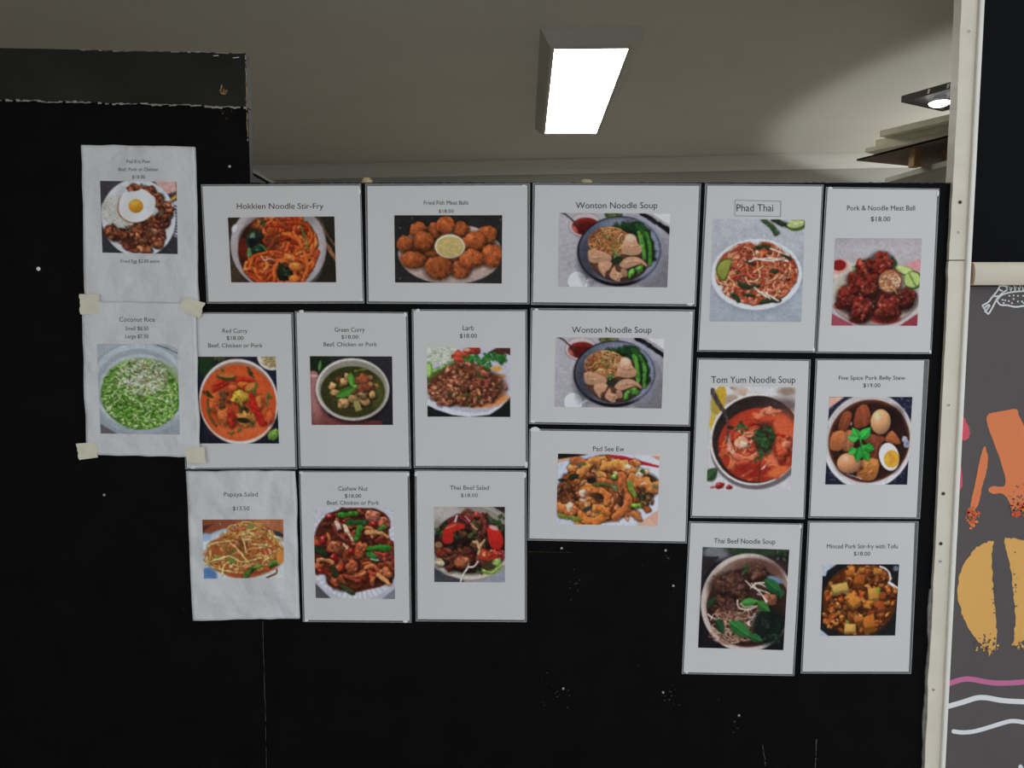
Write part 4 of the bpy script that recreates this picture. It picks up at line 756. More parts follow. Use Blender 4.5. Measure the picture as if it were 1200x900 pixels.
def beefsalad(c):
    c.bg((168, 158, 152), (150, 142, 136), 0); c.ell(200, 270, 70, 34, (190, 182, 176), soft=30); c.ell(325, 440, 235, 215, (152, 142, 134), soft=4); c.poly([(135, 560), (200, 600), (300, 630), (280, 642), (135, 642)], (70, 70, 74)); c.poly([(300, 642), (400, 625), (515, 570), (515, 642)], (146, 148, 160)); c.poly([(445, 238), (515, 238), (515, 280)], (60, 44, 38))
    c.ell(325, 425, 225, 198, (196, 188, 170)); c.ell(325, 418, 222, 186, (148, 138, 128)); c.ell(220, 280, 80, 40, (182, 174, 168), soft=30)
    c.ell(328, 432, 196, 160, (44, 26, 20), soft=10)
    c.lumps(120, ((300, 440, 150, 110), (420, 400, 90, 110), (330, 320, 120, 44), (200, 500, 60, 50), (330, 540, 140, 44)), 24, [(74, 38, 26), (92, 48, 30), (54, 28, 22), (110, 60, 38), (60, 50, 28), (124, 48, 34)], ao=.45, hl=.3)
    for x, y, R in ((160, 372, 34), (205, 335, 30), (480, 320, 44), (440, 310, 34), (350, 340, 34), (495, 350, 26), (270, 385, 40), (340, 395, 32), (375, 575, 26)): c.herb(x, y, R, (50, 72, 36) if x != 270 else (48, 40, 26), 8)
    c.st([(215, 320), (260, 292), (330, 300)], 18, (124, 34, 42)); c.st([(280, 300), (320, 320)], 14, (140, 50, 54)); c.st([(258, 288), (250, 318)], 11, (226, 210, 206)); c.st([(300, 290), (325, 315)], 6, (216, 170, 160))
    c.poly(smoothpoly([(180, 395), (195, 350), (240, 325), (295, 332), (290, 355), (240, 370), (235, 425), (200, 435), (182, 420)], 5), (198, 46, 34), c2=(170, 34, 26)); c.st([(200, 355), (250, 335)], 6, (230, 120, 100), edge=0)
    c.poly(smoothpoly([(415, 350), (450, 345), (485, 370), (500, 420), (490, 455), (460, 465), (430, 440), (420, 395)], 5), (206, 44, 32), c2=(176, 34, 26)); c.poly(smoothpoly([(370, 500), (390, 460), (440, 480), (490, 465), (505, 490), (450, 520), (390, 518)], 5), (196, 70, 44), c2=(166, 46, 32)); c.lumps(20, (440, 490, 50, 18), 9, [(226, 130, 70), (190, 60, 40)], ao=.1); c.lumps(14, (490, 490, 20, 30), 9, [(190, 80, 80), (150, 50, 56)])
    c.ell(450, 350, 26, 12, (206, 150, 146), 20); c.ell(360, 280, 16, 14, (200, 70, 52), sh=.4, hl=.5); c.st([(385, 290), (405, 330), (400, 370)], 22, (120, 52, 40)); c.st([(330, 330), (360, 360)], 14, (190, 120, 90))
    for p in ([(345, 425), (375, 440), (370, 490)], [(400, 415), (380, 450), (370, 490)], [(360, 420), (375, 460)]): c.st(p, 11, (212, 170, 122))
    c.ell(440, 560, 58, 34, (120, 150, 66), -18); c.ell(430, 548, 44, 24, (70, 60, 34), -18, soft=6); c.st([(395, 572), (440, 585), (490, 545)], 10, (168, 190, 110)); c.ell(465, 535, 24, 18, (150, 176, 96), sh=.3)
    c.ell(168, 540, 22, 18, (206, 186, 156), sh=.3, ao=.3); c.ell(165, 520, 16, 10, (190, 160, 126)); c.ell(160, 440, 20, 16, (150, 110, 76)); c.ell(285, 540, 40, 32, (156, 86, 54), sh=.4, ao=.4); c.ell(300, 520, 22, 16, (190, 116, 80), sh=.3)
    c.st([(272, 642), (295, 590), (315, 558)], 9, (214, 206, 200)); c.st([(315, 558), (345, 556), (368, 528)], 8, (220, 208, 200)); c.st([(315, 558), (318, 540)], 6, (220, 208, 200))
def beefnoodle(c):
    c.bg((36, 32, 36), (26, 24, 28), 90); c.ell(180, 215, 80, 40, (118, 120, 124), soft=30); c.ell(400, 200, 160, 30, (48, 66, 44), soft=14); c.herb(540, 215, 40, (44, 76, 44)); c.herb(260, 200, 30, (50, 64, 44))
    c.poly([(105, 240), (200, 235), (120, 340), (105, 420)], (52, 42, 42))
    c.ell(366, 478, 258, 263, (196, 182, 172)); c.ell(374, 478, 236, 240, (146, 122, 108)); c.ell(420, 300, 150, 60, (96, 60, 50), soft=40, al=.8); c.ell(180, 430, 40, 120, (170, 134, 116), 10, soft=24, al=.7)
    c.ell(374, 502, 232, 210, (58, 35, 27), soft=8); c.ell(330, 400, 170, 90, (70, 44, 36), soft=40)
    for x, y, rx, ry, k in ((270, 385, 98, 64, .95), (410, 318, 52, 42, 1.05), (232, 500, 76, 56, 1.0), (330, 440, 40, 30, .9)):
        c.ell(x, y, rx, ry, [v * k for v in (84, 52, 42)], sh=.35, ao=.5); c.lumps(26, (x, y, rx * .8, ry * .8), 15, [(92 * k, 58 * k, 46 * k), (72 * k, 44 * k, 36 * k), (106 * k, 70 * k, 56 * k)], ao=.15, hl=.15)
    c.herb(345, 300, 36, (44, 66, 36)); c.ell(490, 455, 38, 30, (156, 98, 72), 20, sh=.35, ao=.4); c.ell(300, 550, 50, 24, (120, 84, 66), soft=10)
    c.strands(90, (330, 585, 150, 90), 110, 7, [(176, 138, 112), (140, 98, 76), (196, 166, 142), (110, 74, 58)], .8); c.strands(24, (260, 660, 90, 36), 90, 7, [(190, 160, 138), (150, 110, 90)], .5); c.strands(16, (420, 570, 60, 30), 60, 9, [(206, 184, 168)], .6)
    for p in ([(350, 362), (390, 395), (440, 410), (485, 425)], [(400, 372), (440, 378), (482, 400)], [(385, 375), (430, 420), (475, 470)], [(310, 465), (320, 505), (370, 515), (420, 495)], [(330, 480), (350, 500), (400, 495)], [(380, 400), (410, 375), (450, 368)], [(420, 430), (450, 440), (470, 478)], [(150, 545), (180, 565), (210, 570)]): c.st(p, 8, (216, 198, 180))
    c.ell(490, 600, 92, 100, (22, 32, 26), soft=30, al=.95)
    for _ in range(10): x, y = c.inell((490, 600, 80, 90)); c.herb(x, y, 34, (26, 40, 32), 5)
    c.ell(510, 350, 44, 16, (110, 130, 156), 20, soft=8); c.leaf(455, 350, 130, 62, 38, (34, 88, 46)); c.leaf(330, 480, 100, 44, -8, (62, 124, 50)); c.leaf(420, 470, 90, 48, 35, (52, 104, 44)); c.leaf(270, 580, 160, 74, 32, (44, 98, 46)); c.leaf(200, 570, 90, 50, 60, (30, 62, 34)); c.leaf(380, 650, 90, 46, 20, (40, 84, 44)); c.leaf(145, 510, 80, 40, -50, (34, 52, 32)); c.leaf(540, 400, 50, 50, 80, (30, 72, 40))
def mincedpork(c):
    c.bg((26, 27, 29), (34, 33, 34), 60); c.ell(325, 468, 204, 190, (92, 46, 16), soft=14)
    M = [(160, 90, 34), (190, 116, 48), (120, 60, 22), (206, 138, 66), (98, 48, 18), (176, 84, 32)]
    c.lumps(230, (322, 465, 195, 182), 17, M, ao=.3, hl=.2, ar=.6); c.lumps(60, (190, 540, 60, 80), 14, M, ao=.4); c.lumps(30, (400, 345, 80, 40), 14, [(110, 56, 26), (150, 80, 36)], ao=.4)
    def cube(top, col, hgt=26):
        c.poly([(x + 3, y + hgt * .8) for x, y in top], (40, 18, 8), 8, .7); lo_ = sorted(top, key=lambda p: p[1])
        c.poly([(x, y + hgt) for x, y in top], [v * .55 for v in col], 2); c.poly([top[3], top[2], (top[2][0], top[2][1] + hgt), (top[3][0], top[3][1] + hgt)], [v * .62 for v in col]); c.poly([top[1], top[2], (top[2][0], top[2][1] + hgt), (top[1][0], top[1][1] + hgt)], [v * .5 for v in col])
        c.poly(top, [min(255, v * 1.08) for v in col], c2=[v * .86 for v in col], ang=60)
    cube([(290, 330), (350, 332), (345, 380), (286, 376)], (176, 92, 34)); cube([(240, 310), (290, 300), (292, 330), (246, 335)], (200, 116, 44), 12); cube([(320, 292), (345, 300), (340, 318), (310, 312)], (206, 130, 50), 8); cube([(390, 295), (440, 300), (445, 322), (395, 328)], (204, 130, 50), 8)
    cube([(162, 388), (250, 370), (262, 410), (180, 425)], (212, 172, 86), 18); cube([(366, 404), (430, 400), (440, 452), (376, 462)], (210, 152, 64), 22); cube([(430, 420), (470, 430), (465, 460), (432, 456)], (160, 80, 36), 16); cube([(238, 452), (290, 420), (336, 466), (290, 502)], (220, 140, 56), 22); cube([(345, 466), (400, 470), (386, 512), (350, 506)], (224, 146, 60), 12); cube([(400, 475), (450, 470), (470, 510), (420, 520)], (180, 86, 34), 18); cube([(340, 560), (405, 535), (420, 600), (360, 612)], (206, 120, 42), 30); cube([(250, 588), (310, 590), (312, 628), (248, 632)], (220, 172, 88), 10); cube([(295, 560), (340, 548), (350, 570), (305, 580)], (206, 116, 46), 10)
    c.lumps(14, (330, 430, 150, 140), 10, M, ao=.3, hl=.3); c.ell(424, 416, 10, 16, (124, 156, 48), 20); c.ell(262, 580, 10, 9, (120, 140, 50)); c.ell(340, 520, 44, 16, (50, 26, 12), soft=14, al=.8)
    c.st([(430, 290), (470, 310), (486, 345), (480, 380)], 10, (210, 200, 190)); c.st([(482, 375), (530, 405)], 15, (226, 226, 228)); c.lumps(8, (515, 420, 14, 20), 10, M); c.ell(515, 300, 16, 14, (110, 116, 130), soft=8)
    c.poly([(112, 275), (195, 275), (140, 312), (132, 340), (112, 340)], (176, 184, 196)); c.poly([(112, 615), (170, 658), (112, 658)], (176, 184, 198)); c.poly([(525, 275), (540, 275), (540, 300)], (150, 156, 168))
def padkra(c):
    c.bg((74, 70, 72), (60, 57, 60), 90); c.poly([(430, 232), (548, 232), (548, 285), (500, 300)], (214, 176, 166))
    for i in range(8): c.st([(450 + i * 14, 232), (500 + i * 10, 296)], 4, (200, 130, 120), edge=0, al=.6)
    c.poly([(515, 325), (548, 300), (552, 318), (522, 338)], (206, 150, 60)); c.poly([(520, 345), (556, 330), (556, 530), (530, 520)], (196, 194, 200))
    for i in range(10): c.st([(536, 360 + i * 17), (552, 366 + i * 17)], 6, (50, 48, 80), edge=0)
    c.ell(348, 440, 200, 208, (52, 50, 52), soft=14, al=.6); c.ell(344, 428, 198, 206, (204, 206, 208)); c.ell(344, 425, 170, 176, (190, 192, 194), soft=16)
    c.ell(250, 390, 104, 88, (194, 192, 184), soft=8)
    for _ in range(200): px, py = c.inell((240, 395, 90, 78)); c.st([(px, py), (px + c.r.uniform(-7, 7), py + c.r.uniform(-5, 5))], 4, c.jit((200, 198, 190), 16), edge=.15)
    M = [(152, 88, 54), (122, 62, 42), (174, 104, 66), (96, 50, 36), (140, 74, 48)]
    path = ((325, 268, 26, 20), (390, 285, 40, 22), (440, 325, 30, 34), (485, 375, 38, 34), (470, 440, 50, 50), (430, 510, 60, 56), (340, 520, 90, 60), (250, 520, 80, 40), (195, 500, 30, 34), (310, 570, 60, 36), (380, 590, 24, 18), (440, 560, 26, 26), (380, 450, 70, 40))
    for e in path: c.ell(e[0], e[1], e[2] * .95, e[3] * .95, (80, 42, 30), soft=10)
    c.lumps(230, path, 17, M, ao=.45, hl=.25)
    for x, y, R in ((470, 402, 22), (410, 492, 22), (285, 488, 24), (365, 255, 14), (380, 545, 18), (400, 440, 18), (250, 545, 14)): c.herb(x, y, R, (70, 80, 50), 5)
    P = smoothpoly([(245, 345), (262, 305), (300, 290), (340, 285), (370, 275), (410, 300), (435, 325), (430, 380), (405, 420), (360, 445), (310, 450), (265, 430), (242, 395)], 6)
    c.poly([(x - 7, y + 5) for x, y in P], (150, 96, 58), 6, .85); c.poly(P, (226, 226, 220), 2); c.ell(345, 330, 70, 30, (238, 238, 234), soft=20, al=.6); c.ell(300, 400, 40, 30, (206, 206, 200), soft=16, al=.6); c.ell(400, 350, 22, 40, (212, 210, 202), soft=12, al=.6)
    c.ell(332, 365, 39, 37, (216, 150, 42), sh=.15); c.ell(326, 350, 22, 14, (236, 184, 84), soft=10, al=.8)
def cocorice(c):
    c.bg((168, 175, 180), (150, 156, 162), 90); c.ell(310, 500, 222, 205, (160, 168, 174)); c.ell(312, 495, 214, 188, (182, 190, 194)); c.ell(312, 500, 196, 168, (160, 168, 172), soft=6); c.ell(318, 512, 186, 158, (180, 188, 190), soft=6); c.ell(330, 480, 170, 110, (150, 168, 132), soft=10)
    c.poly([(128, 660), (200, 700), (210, 710), (128, 710)], (104, 100, 100)); c.st([(390, 312), (440, 330), (490, 352)], 5, (110, 112, 116), edge=0); c.poly([(430, 305), (490, 305), (490, 335)], (196, 196, 196))
    c.ell(313, 535, 177, 148, (84, 134, 46), soft=5); c.ell(320, 470, 140, 88, (110, 150, 66), soft=30)
    G = [(130, 176, 80), (156, 194, 104), (88, 142, 46), (110, 164, 62), (176, 206, 128), (72, 122, 36)]
    for i in range(1100):
        px, py = c.inell((313, 532, 174, 146)); a = c.r.uniform(0, 3.14); l = 9
        if py < 390: continue
        c.st([(px - l * math.cos(a), py - l * math.sin(a) * .7), (px + l * math.cos(a), py + l * math.sin(a) * .7)], 6.5, c.jit(c.r.choice(G), 16), edge=.22, sh=.5)
    for i in range(420):
        px, py = c.inell((325, 455, 115, 80), .8); a = c.r.uniform(0, 3.14); l = 8
        c.st([(px - l * math.cos(a), py - l * math.sin(a) * .7), (px + l * math.cos(a), py + l * math.sin(a) * .7)], 6, c.jit(c.r.choice([(206, 214, 186), (190, 202, 158), (216, 220, 200), (170, 190, 128), (150, 140, 104)]), 14), edge=.22, sh=.4)
    for i in range(60):
        px, py = c.inell((313, 560, 160, 110)); a = c.r.uniform(0, 3.14); l = 9
        c.st([(px - l * math.cos(a), py - l * math.sin(a) * .7), (px + l * math.cos(a), py + l * math.sin(a) * .7)], 5, (206, 220, 166), edge=.22)

# ------------------------------------------------------------------ menus on the partition
def bil(q, u, v):
    q = np.array(q, float); u = np.asarray(u)[..., None]; v = np.asarray(v)[..., None]
    return q[0] * (1 - u) * (1 - v) + q[1] * u * (1 - v) + q[2] * u * v + q[3] * (1 - u) * v
def creases(seed, amp):
    r = np.random.RandomState(seed); L = [(r.uniform(-1, 1), r.uniform(-1, 1), r.uniform(0, 6.28), r.uniform(.6, 1)) for _ in range(9)]; F = [(r.uniform(.02, .05), r.uniform(.01, .035), r.uniform(0, 6.28)) for _ in range(5)]
    def f(x, y):
        x = np.asarray(x, float); y = np.asarray(y, float); z = 0
        for i, (a, b, p) in enumerate(F): z = z + np.abs(np.sin(x * a * 2.6 + y * b * 2.2 * (1 if i % 2 else -1) + p)) * .5
        for a, b, p, k in L: z = z + .25 * k * np.sin(x * a * .16 + y * b * .12 + p)
        return amp * (z / 4 + .5)
    return f
def grid_mesh(name, q, nu, nv, offf, m, parent, skirt=None, outline=None):
    U, V = np.meshgrid(np.linspace(0, 1, nu), np.linspace(0, 1, nv)); P = bil(q, U, V)
    if outline is not None: P = outline(U, V, P)
    off = offf(P[..., 0], P[..., 1]); co = Warr(P[..., 0], P[..., 1], off).reshape(-1, 3)
    idx = np.arange(nu * nv).reshape(nv, nu); a, b, c_, d = idx[:-1, :-1].ravel(), idx[:-1, 1:].ravel(), idx[1:, 1:].ravel(), idx[1:, :-1].ravel()
    F = np.stack([a, d, c_, b], 1).tolist(); V_ = co.tolist()
    if skirt is not None:
        loop = list(idx[0, :]) + list(idx[1:, -1]) + list(idx[-1, -2::-1]) + list(idx[-2:0:-1, 0]); n0 = len(V_)
        for i in loop:
            v = V_[i]; V_.append([v[0], -skirt, v[2]])
        n = len(loop)
        for k in range(n): F.append([int(loop[k]), int(loop[(k + 1) % n]), n0 + (k + 1) % n, n0 + k])
        F.append([n0 + k for k in range(n)][::-1])
    return mesh(name, V_, F, m, parent), (U, V, P)
FONT_CACHE = {}
def text_mesh(body):
    if body in FONT_CACHE: return FONT_CACHE[body]
    cu = bpy.data.curves.new('lettering', 'FONT'); cu.body = body; cu.size = 1; cu.resolution_u = 3
    ob = bpy.data.objects.new('lettering', cu); me = bpy.data.meshes.new_from_object(ob)
    v = np.array([x.co[:2] for x in me.vertices]); f = [tuple(p_.vertices) for p_ in me.polygons]
    bpy.data.objects.remove(ob); bpy.data.curves.remove(cu); bpy.data.meshes.remove(me)
    FONT_CACHE[body] = (v, f); return v, f
CAP = text_mesh('H')[0][:, 1].max()
def lettering(body, x0, x1, base, top, offf, parent, slope=0, m=INK):
    v, f = text_mesh(body); mn, mx = v[:, 0].min(), v[:, 0].max()
    px = x0 + (v[:, 0] - mn) / (mx - mn) * (x1 - x0); py = base - v[:, 1] / CAP * (base - top) + slope * (px - (x0 + x1) / 2)
    co = Warr(px, py, offf(px, py)); o = mesh('lettering', co.tolist(), f, m); adopt(o, parent); return o
def rounded(q, off, th, r_, m, name):
    """thin laminate pouch with rounded corners"""
    pts = []; q = [np.array(p_, float) for p_ in q]
    for i in range(4):
        p0, p1, p2 = q[i - 1], q[i], q[(i + 1) % 4]; a = (p0 - p1) / np.linalg.norm(p0 - p1); b = (p2 - p1) / np.linalg.norm(p2 - p1)
        for t in (0, .5, 1): pts.append(p1 + a * r_ * (1 - t) ** 2 + b * r_ * t ** 2)
    n = len(pts); vs = [W(*p_, off + th) for p_ in pts] + [W(*p_, off) for p_ in pts]
    return mesh(name, vs, [tuple(range(n))[::-1], tuple(range(n, 2 * n))] + [(k, (k + 1) % n, n + (k + 1) % n, n + k) for k in range(n)], m)
def tack(x, y, w, h, parent, off, seed):
    r = random.Random(seed); n = 9; vs = []
    for i in range(n):
        a = 2 * math.pi * i / n; vs.append((x + math.cos(a) * w / 2 * r.uniform(.75, 1.15), y + math.sin(a) * h / 2 * r.uniform(.75, 1.15)))
    V_ = [W(*p_, off + .0007) for p_ in vs] + [W(*p_, off) for p_ in vs] + [W(x, y, off + .0013)]
    o = mesh('adhesive_tab', V_, [(i, 2 * n, (i + 1) % n) for i in range(n)] + [(i, (i + 1) % n, n + (i + 1) % n, n + i) for i in range(n)], TACK); adopt(o, parent); return o
RES = 1.5
def menu(name, label, paint, box_, paper, photo, texts, sleeve=None, seed=1, crinkle=0, base=0, tabs=(), fixed=None, slope=0, inkm=None):
    loc = W((paper[2][0] + paper[3][0]) / 2, (paper[2][1] + paper[3][1]) / 2)
    root = empty(name, (loc.x, 0, loc.z)); tag(root, label, 'menu poster', 'menu sheets on the black partition')
    b0 = base + .0003
    if sleeve:
        o = rounded(sleeve, b0, .0008, 2.2, SLEEVE, 'laminate_pouch'); adopt(o, root); pb = b0 + .00085
        cx_ = sum(p_[0] for p_ in sleeve) / 4; cy_ = sum(p_[1] for p_ in sleeve) / 4
        inn_ = [(p_[0] - math.copysign(.55, p_[0] - cx_), p_[1] - math.copysign(.5, p_[1] - cy_)) for p_ in sleeve]
        o = mesh('pouch_rim', [W(*p_, b0 + .00095) for p_ in list(sleeve) + inn_], [(k, 4 + k, 4 + (k + 1) % 4, (k + 1) % 4) for k in range(4)], RIM); adopt(o, root)
    else: pb = b0
    cr = creases(seed, crinkle) if crinkle else (lambda x, y: np.zeros(np.shape(x)))
    po = lambda x, y: pb + .0006 + cr(x, y)
    def outl(U, V, P):
        if not crinkle: return P
        r = np.random.RandomState(seed + 50); P = P.copy()
        w = np.interp(V, np.linspace(0, 1, 9), r.uniform(-.9, .9, 9)) * (1 - 4 * U * (1 - U)); P[..., 0] += w
        w = np.interp(U, np.linspace(0, 1, 12), r.uniform(-.7, .7, 12)) * (1 - 4 * V * (1 - V)); P[..., 1] += w
        return P
    o, _ = grid_mesh('paper_sheet', paper, 40 if crinkle else 3, 56 if crinkle else 3, po, PAPER if crinkle else LAMP_, None, skirt=pb, outline=outl if crinkle else None); adopt(o, root)
    if crinkle: o.data.polygons.foreach_set('use_smooth', [len(p_.vertices) == 4 and i < 39 * 55 for i, p_ in enumerate(o.data.polygons)])
    wpx = (np.linalg.norm(np.subtract(photo[1], photo[0])) + np.linalg.norm(np.subtract(photo[2], photo[3]))) / 2; hpx = (np.linalg.norm(np.subtract(photo[3], photo[0])) + np.linalg.norm(np.subtract(photo[2], photo[1]))) / 2
    cw, ch = int(wpx * RES), int(hpx * RES); c = Cv(box_, cw, ch, seed); paint(c); img = c.fin()
    o, _ = grid_mesh('food_photo', photo, cw, ch, lambda x, y: po(x, y) + .0003, PRINT, None); adopt(o, root)
    if crinkle: o.data.polygons.foreach_set('use_smooth', [True] * len(o.data.polygons))
    at = o.data.color_attributes.new('ink', 'FLOAT_COLOR', 'POINT'); L_ = np.clip(lin(img) / PRINT_K, .004, .88).reshape(-1, 3)
    at.data.foreach_set('color', np.concatenate([L_, np.ones((len(L_), 1))], 1).astype(np.float32).ravel())
    for t in texts: lettering(*t[:5], lambda x, y: po(x, y) + .00025, root, slope, inkm or INK)
    for i, t in enumerate(tabs): tack(*t, root, pb + .0005, seed * 10 + i)
    return root, po
BCP = 'Beef, Chicken or Pork'
menu('menu_poster', 'laminated menu sheet titled Hokkien Noodle Stir-Fry with orange noodles in white bowl', hokkien, (208, 275, 922, 708),
     [(237.3, 218.3), (421.5, 217.5), (425, 352.8), (244.5, 353.5)], [(267, 255), (391.8, 253.6), (394, 330.8), (271, 331)], [('Hokkien Noodle Stir-Fry', 277.6, 379, 244.7, 238.2)],
     [(235.5, 216.3), (423, 215.3), (427, 355.5), (242.5, 355.8)], 2, tabs=((420.5, 224, 4, 9), (423, 351, 6, 4)))
menu('menu_poster', 'laminated menu sheet titled Fried Fish Meat Balls, golden balls round a dip bowl', fish, (208, 265, 915, 715),
     [(430.5, 218), (618, 217.2), (618, 354.5), (432, 353)], [(462, 252.3), (588.6, 252.2), (588, 332.3), (463, 331)], [('Fried Fish Meat Balls', 496.6, 549, 239.8, 235.2), ('$18.00', 514, 531.6, 249.4, 245.4)],
     [(428, 215.5), (621, 215), (620.5, 356.5), (430, 355.8)], 3, tabs=((613.5, 218, 6, 3),))
menu('menu_poster', 'upper of two alike menu sheets titled Wonton Noodle Soup', wonton, (197, 250, 925, 740),
     [(627, 216.8), (819.3, 217.8), (813.8, 356.5), (624.5, 354)], [(655.5, 249.5), (785.5, 250.2), (782, 336.8), (654, 336)], [('Wonton Noodle Soup', 674.7, 770.4, 244.1, 237)],
     [(624.5, 214.5), (821.5, 215.3), (815.5, 359), (622.5, 357)], 4, tabs=((809, 356.3, 9, 4),))
root, po = menu('menu_poster', 'laminated menu sheet titled Phad Thai in a thin box, noodles with lime wedge', phad, (97, 212, 548, 705),
     [(829, 217.5), (963.3, 218.5), (953.8, 411.3), (819, 410)], [(836, 256.5), (943.5, 257.5), (939, 377.3), (831.5, 376.7)], [('Phad Thai', 863.2, 906.2, 247.6, 239.4)],
     [(826.5, 215.3), (965.2, 216.5), (955.5, 413.3), (817, 411.9)], 5, tabs=((953, 409.5, 4, 5),))
bxq = [(861.3, 234.3), (915.5, 235.5), (915, 253.9), (860.8, 253.1)]
inn = [(861.8, 234.8), (915, 236), (914.5, 253.4), (861.3, 252.6)]
o = mesh('title_box', [W(*p_, .0025) for p_ in bxq + inn], [(k, 4 + k, 4 + (k + 1) % 4, (k + 1) % 4) for k in range(4)], mat('box_line', (.22, .22, .22), .6, .1)); adopt(o, root)
menu('menu_poster', 'laminated menu sheet titled Pork and Noodle Meat Ball, glazed red meatballs with cucumber', meatball, (104, 283, 528, 702),
     [(970, 221), (1098.5, 222.5), (1089.8, 413), (958.5, 412)], [(979, 279), (1080.5, 279.5), (1075, 381.8), (974.3, 381.5)], [('Pork & Noodle Meat Ball', 992.7, 1072.3, 246.6, 240.8), ('$18.00', 1020.6, 1043.3, 259.3, 253.9)],
     [(968, 219), (1101, 221), (1091.5, 414.8), (956.5, 413.8)], 6, tabs=((973, 220.5, 6, 3), (1099, 226, 3.5, 8), (1090, 412, 3, 4)))
menu('menu_poster', 'laminated menu sheet titled Red Curry, orange curry in a white bowl', redcurry, (135, 285, 570, 742),
     [(213.3, 367.5), (341, 368), (346, 547.3), (219, 548.5)], [(230, 418), (323, 418), (327, 519.8), (234, 519.8)], [('Red Curry', 260.7, 290, 390.1, 385.2), ('$18.00', 265.5, 285.5, 398.3, 393.8), (BCP, 244, 307.7, 407.2, 402.4)],
     [(211.5, 366), (343.5, 366.3), (348.2, 549.7), (217.3, 550)], 7, tabs=((226, 547.5, 7, 4),))
menu('menu_poster', 'laminated menu sheet titled Green Curry, dark green curry topped with basil', greencurry, (103, 282, 540, 643),
     [(347.5, 366.3), (475.5, 367.5), (479.5, 547), (352.5, 546.3)], [(363, 417.3), (459.5, 417.7), (460.5, 498), (365.3, 498)], [('Green Curry', 392, 427.5, 388.9, 383.8), ('$18.00', 400.2, 420, 397.1, 392.7), (BCP, 379.3, 441.8, 405.8, 401)],
     [(345.6, 364.8), (477.7, 365.8), (481.7, 549), (350.3, 548.5)], 8, tabs=((353.5, 365, 6, 4), (474.5, 369, 5, 6), (478, 543.5, 3, 6)))
menu('menu_poster', 'laminated menu sheet titled Larb, brown mince with green herbs and rice', larb, (112, 235, 553, 602),
     [(484.5, 364.3), (615.5, 364.7), (616, 546.3), (487, 546)], [(500, 407), (598, 407.7), (598, 488.7), (501, 488.3)], [('Larb', 542.3, 555.3, 387, 381.5), ('$18.00', 538.8, 559, 396, 391.2)],
     [(482.6, 362.5), (617.6, 363), (618.5, 548.5), (485, 548.2)], 9, tabs=((489.5, 364, 6, 4), (616.5, 544.5, 4.5, 7)))
menu('menu_poster', 'lower of two alike menu sheets titled Wonton Noodle Soup', wonton, (197, 250, 925, 740),
     [(624, 363.5), (812, 365), (807, 497.7), (621.5, 494.5)], [(651.5, 395.3), (778.5, 396.2), (775.3, 478.8), (650, 476.7)], [('Wonton Noodle Soup', 670.3, 763.5, 390, 383)],
     [(622, 361), (814, 363), (808.7, 499.8), (620, 496.7)], 10, tabs=((628.5, 363, 6, 3), (624, 494, 7, 3), (809.5, 367, 4, 5)))
menu('menu_poster', 'laminated menu sheet titled Pad See Ew, wide brown noodles with greens', padsee, (230, 218, 942, 722),
     [(622, 504.5), (806.5, 507.5), (803, 634.5), (620.5, 631)], [(654, 531.5), (773, 533), (770.5, 616.5), (652, 614)], [('Pad See Ew', 695, 731.5, 528.7, 523.3)],
     [(620.3, 502.5), (808.7, 505.5), (804.7, 636.7), (618.5, 633.2)], 11, tabs=((626.5, 503.5, 12, 7),), slope=.012)
menu('menu_poster', 'laminated menu sheet titled Tom Yum Noodle Soup, red soup with coriander and spoon', tomyum, (135, 193, 597, 745),
     [(819, 421.5), (947.8, 423), (941.3, 606.3), (811, 604.5)], [(833, 453), (932.7, 453.7), (926, 575), (828, 574.3)], [('Tom Yum Noodle Soup', 833.5, 932, 448.7, 441)],
     [(817, 419.5), (950, 421.3), (943, 608.2), (809.3, 606.7)], 12)
menu('menu_poster', 'laminated menu sheet titled Five Spice Pork Belly Stew with a halved egg', fivespice, (135, 250, 575, 710),
     [(958, 422.3), (1083, 422.5), (1074, 606.3), (949.5, 605)], [(972, 465), (1069.3, 465.2), (1063, 568), (967, 567.8)], [('Five Spice Pork Belly Stew', 983, 1061, 445.1, 440.4), ('$19.00', 1011.7, 1031.7, 453.8, 449.3)],
     [(956, 420.5), (1089, 421.5), (1078, 608), (947.5, 607)], 13)
menu('menu_poster', 'crinkled plain paper menu sheet titled Papaya Salad, shredded salad on a pale plate', papaya, (122, 310, 552, 618),
     [(218, 552.5), (345.5, 552.3), (350.5, 725), (226, 727.5)], [(237, 609), (331.8, 608.7), (333, 677.3), (239, 678)], [('Papaya Salad', 262.5, 302, 581.7, 576.7), ('$13.50', 272.7, 292.3, 598, 593.5)],
     None, 14, crinkle=.0075, inkm=INKF)
menu('menu_poster', 'laminated menu sheet titled Cashew Nut, glossy stir-fry with spring onion on ridged plate', cashew, (103, 245, 530, 725),
     [(352, 553.3), (477.5, 553.5), (480, 727.5), (357, 726.5)], [(367, 594), (461, 595), (463, 702), (370, 700.8)], [('Cashew Nut', 396.3, 431, 575, 570), ('$18.00', 404, 423.3, 583.3, 578.9), (BCP, 383.3, 444.3, 591.5, 586.8)],
     [(350.3, 551.8), (479.7, 552.2), (482.2, 729.7), (355, 728.7)], 15, tabs=((477.5, 556, 4.5, 6), (475, 728.3, 6, 3), (359, 727, 5, 3), (353, 554, 4, 3)))
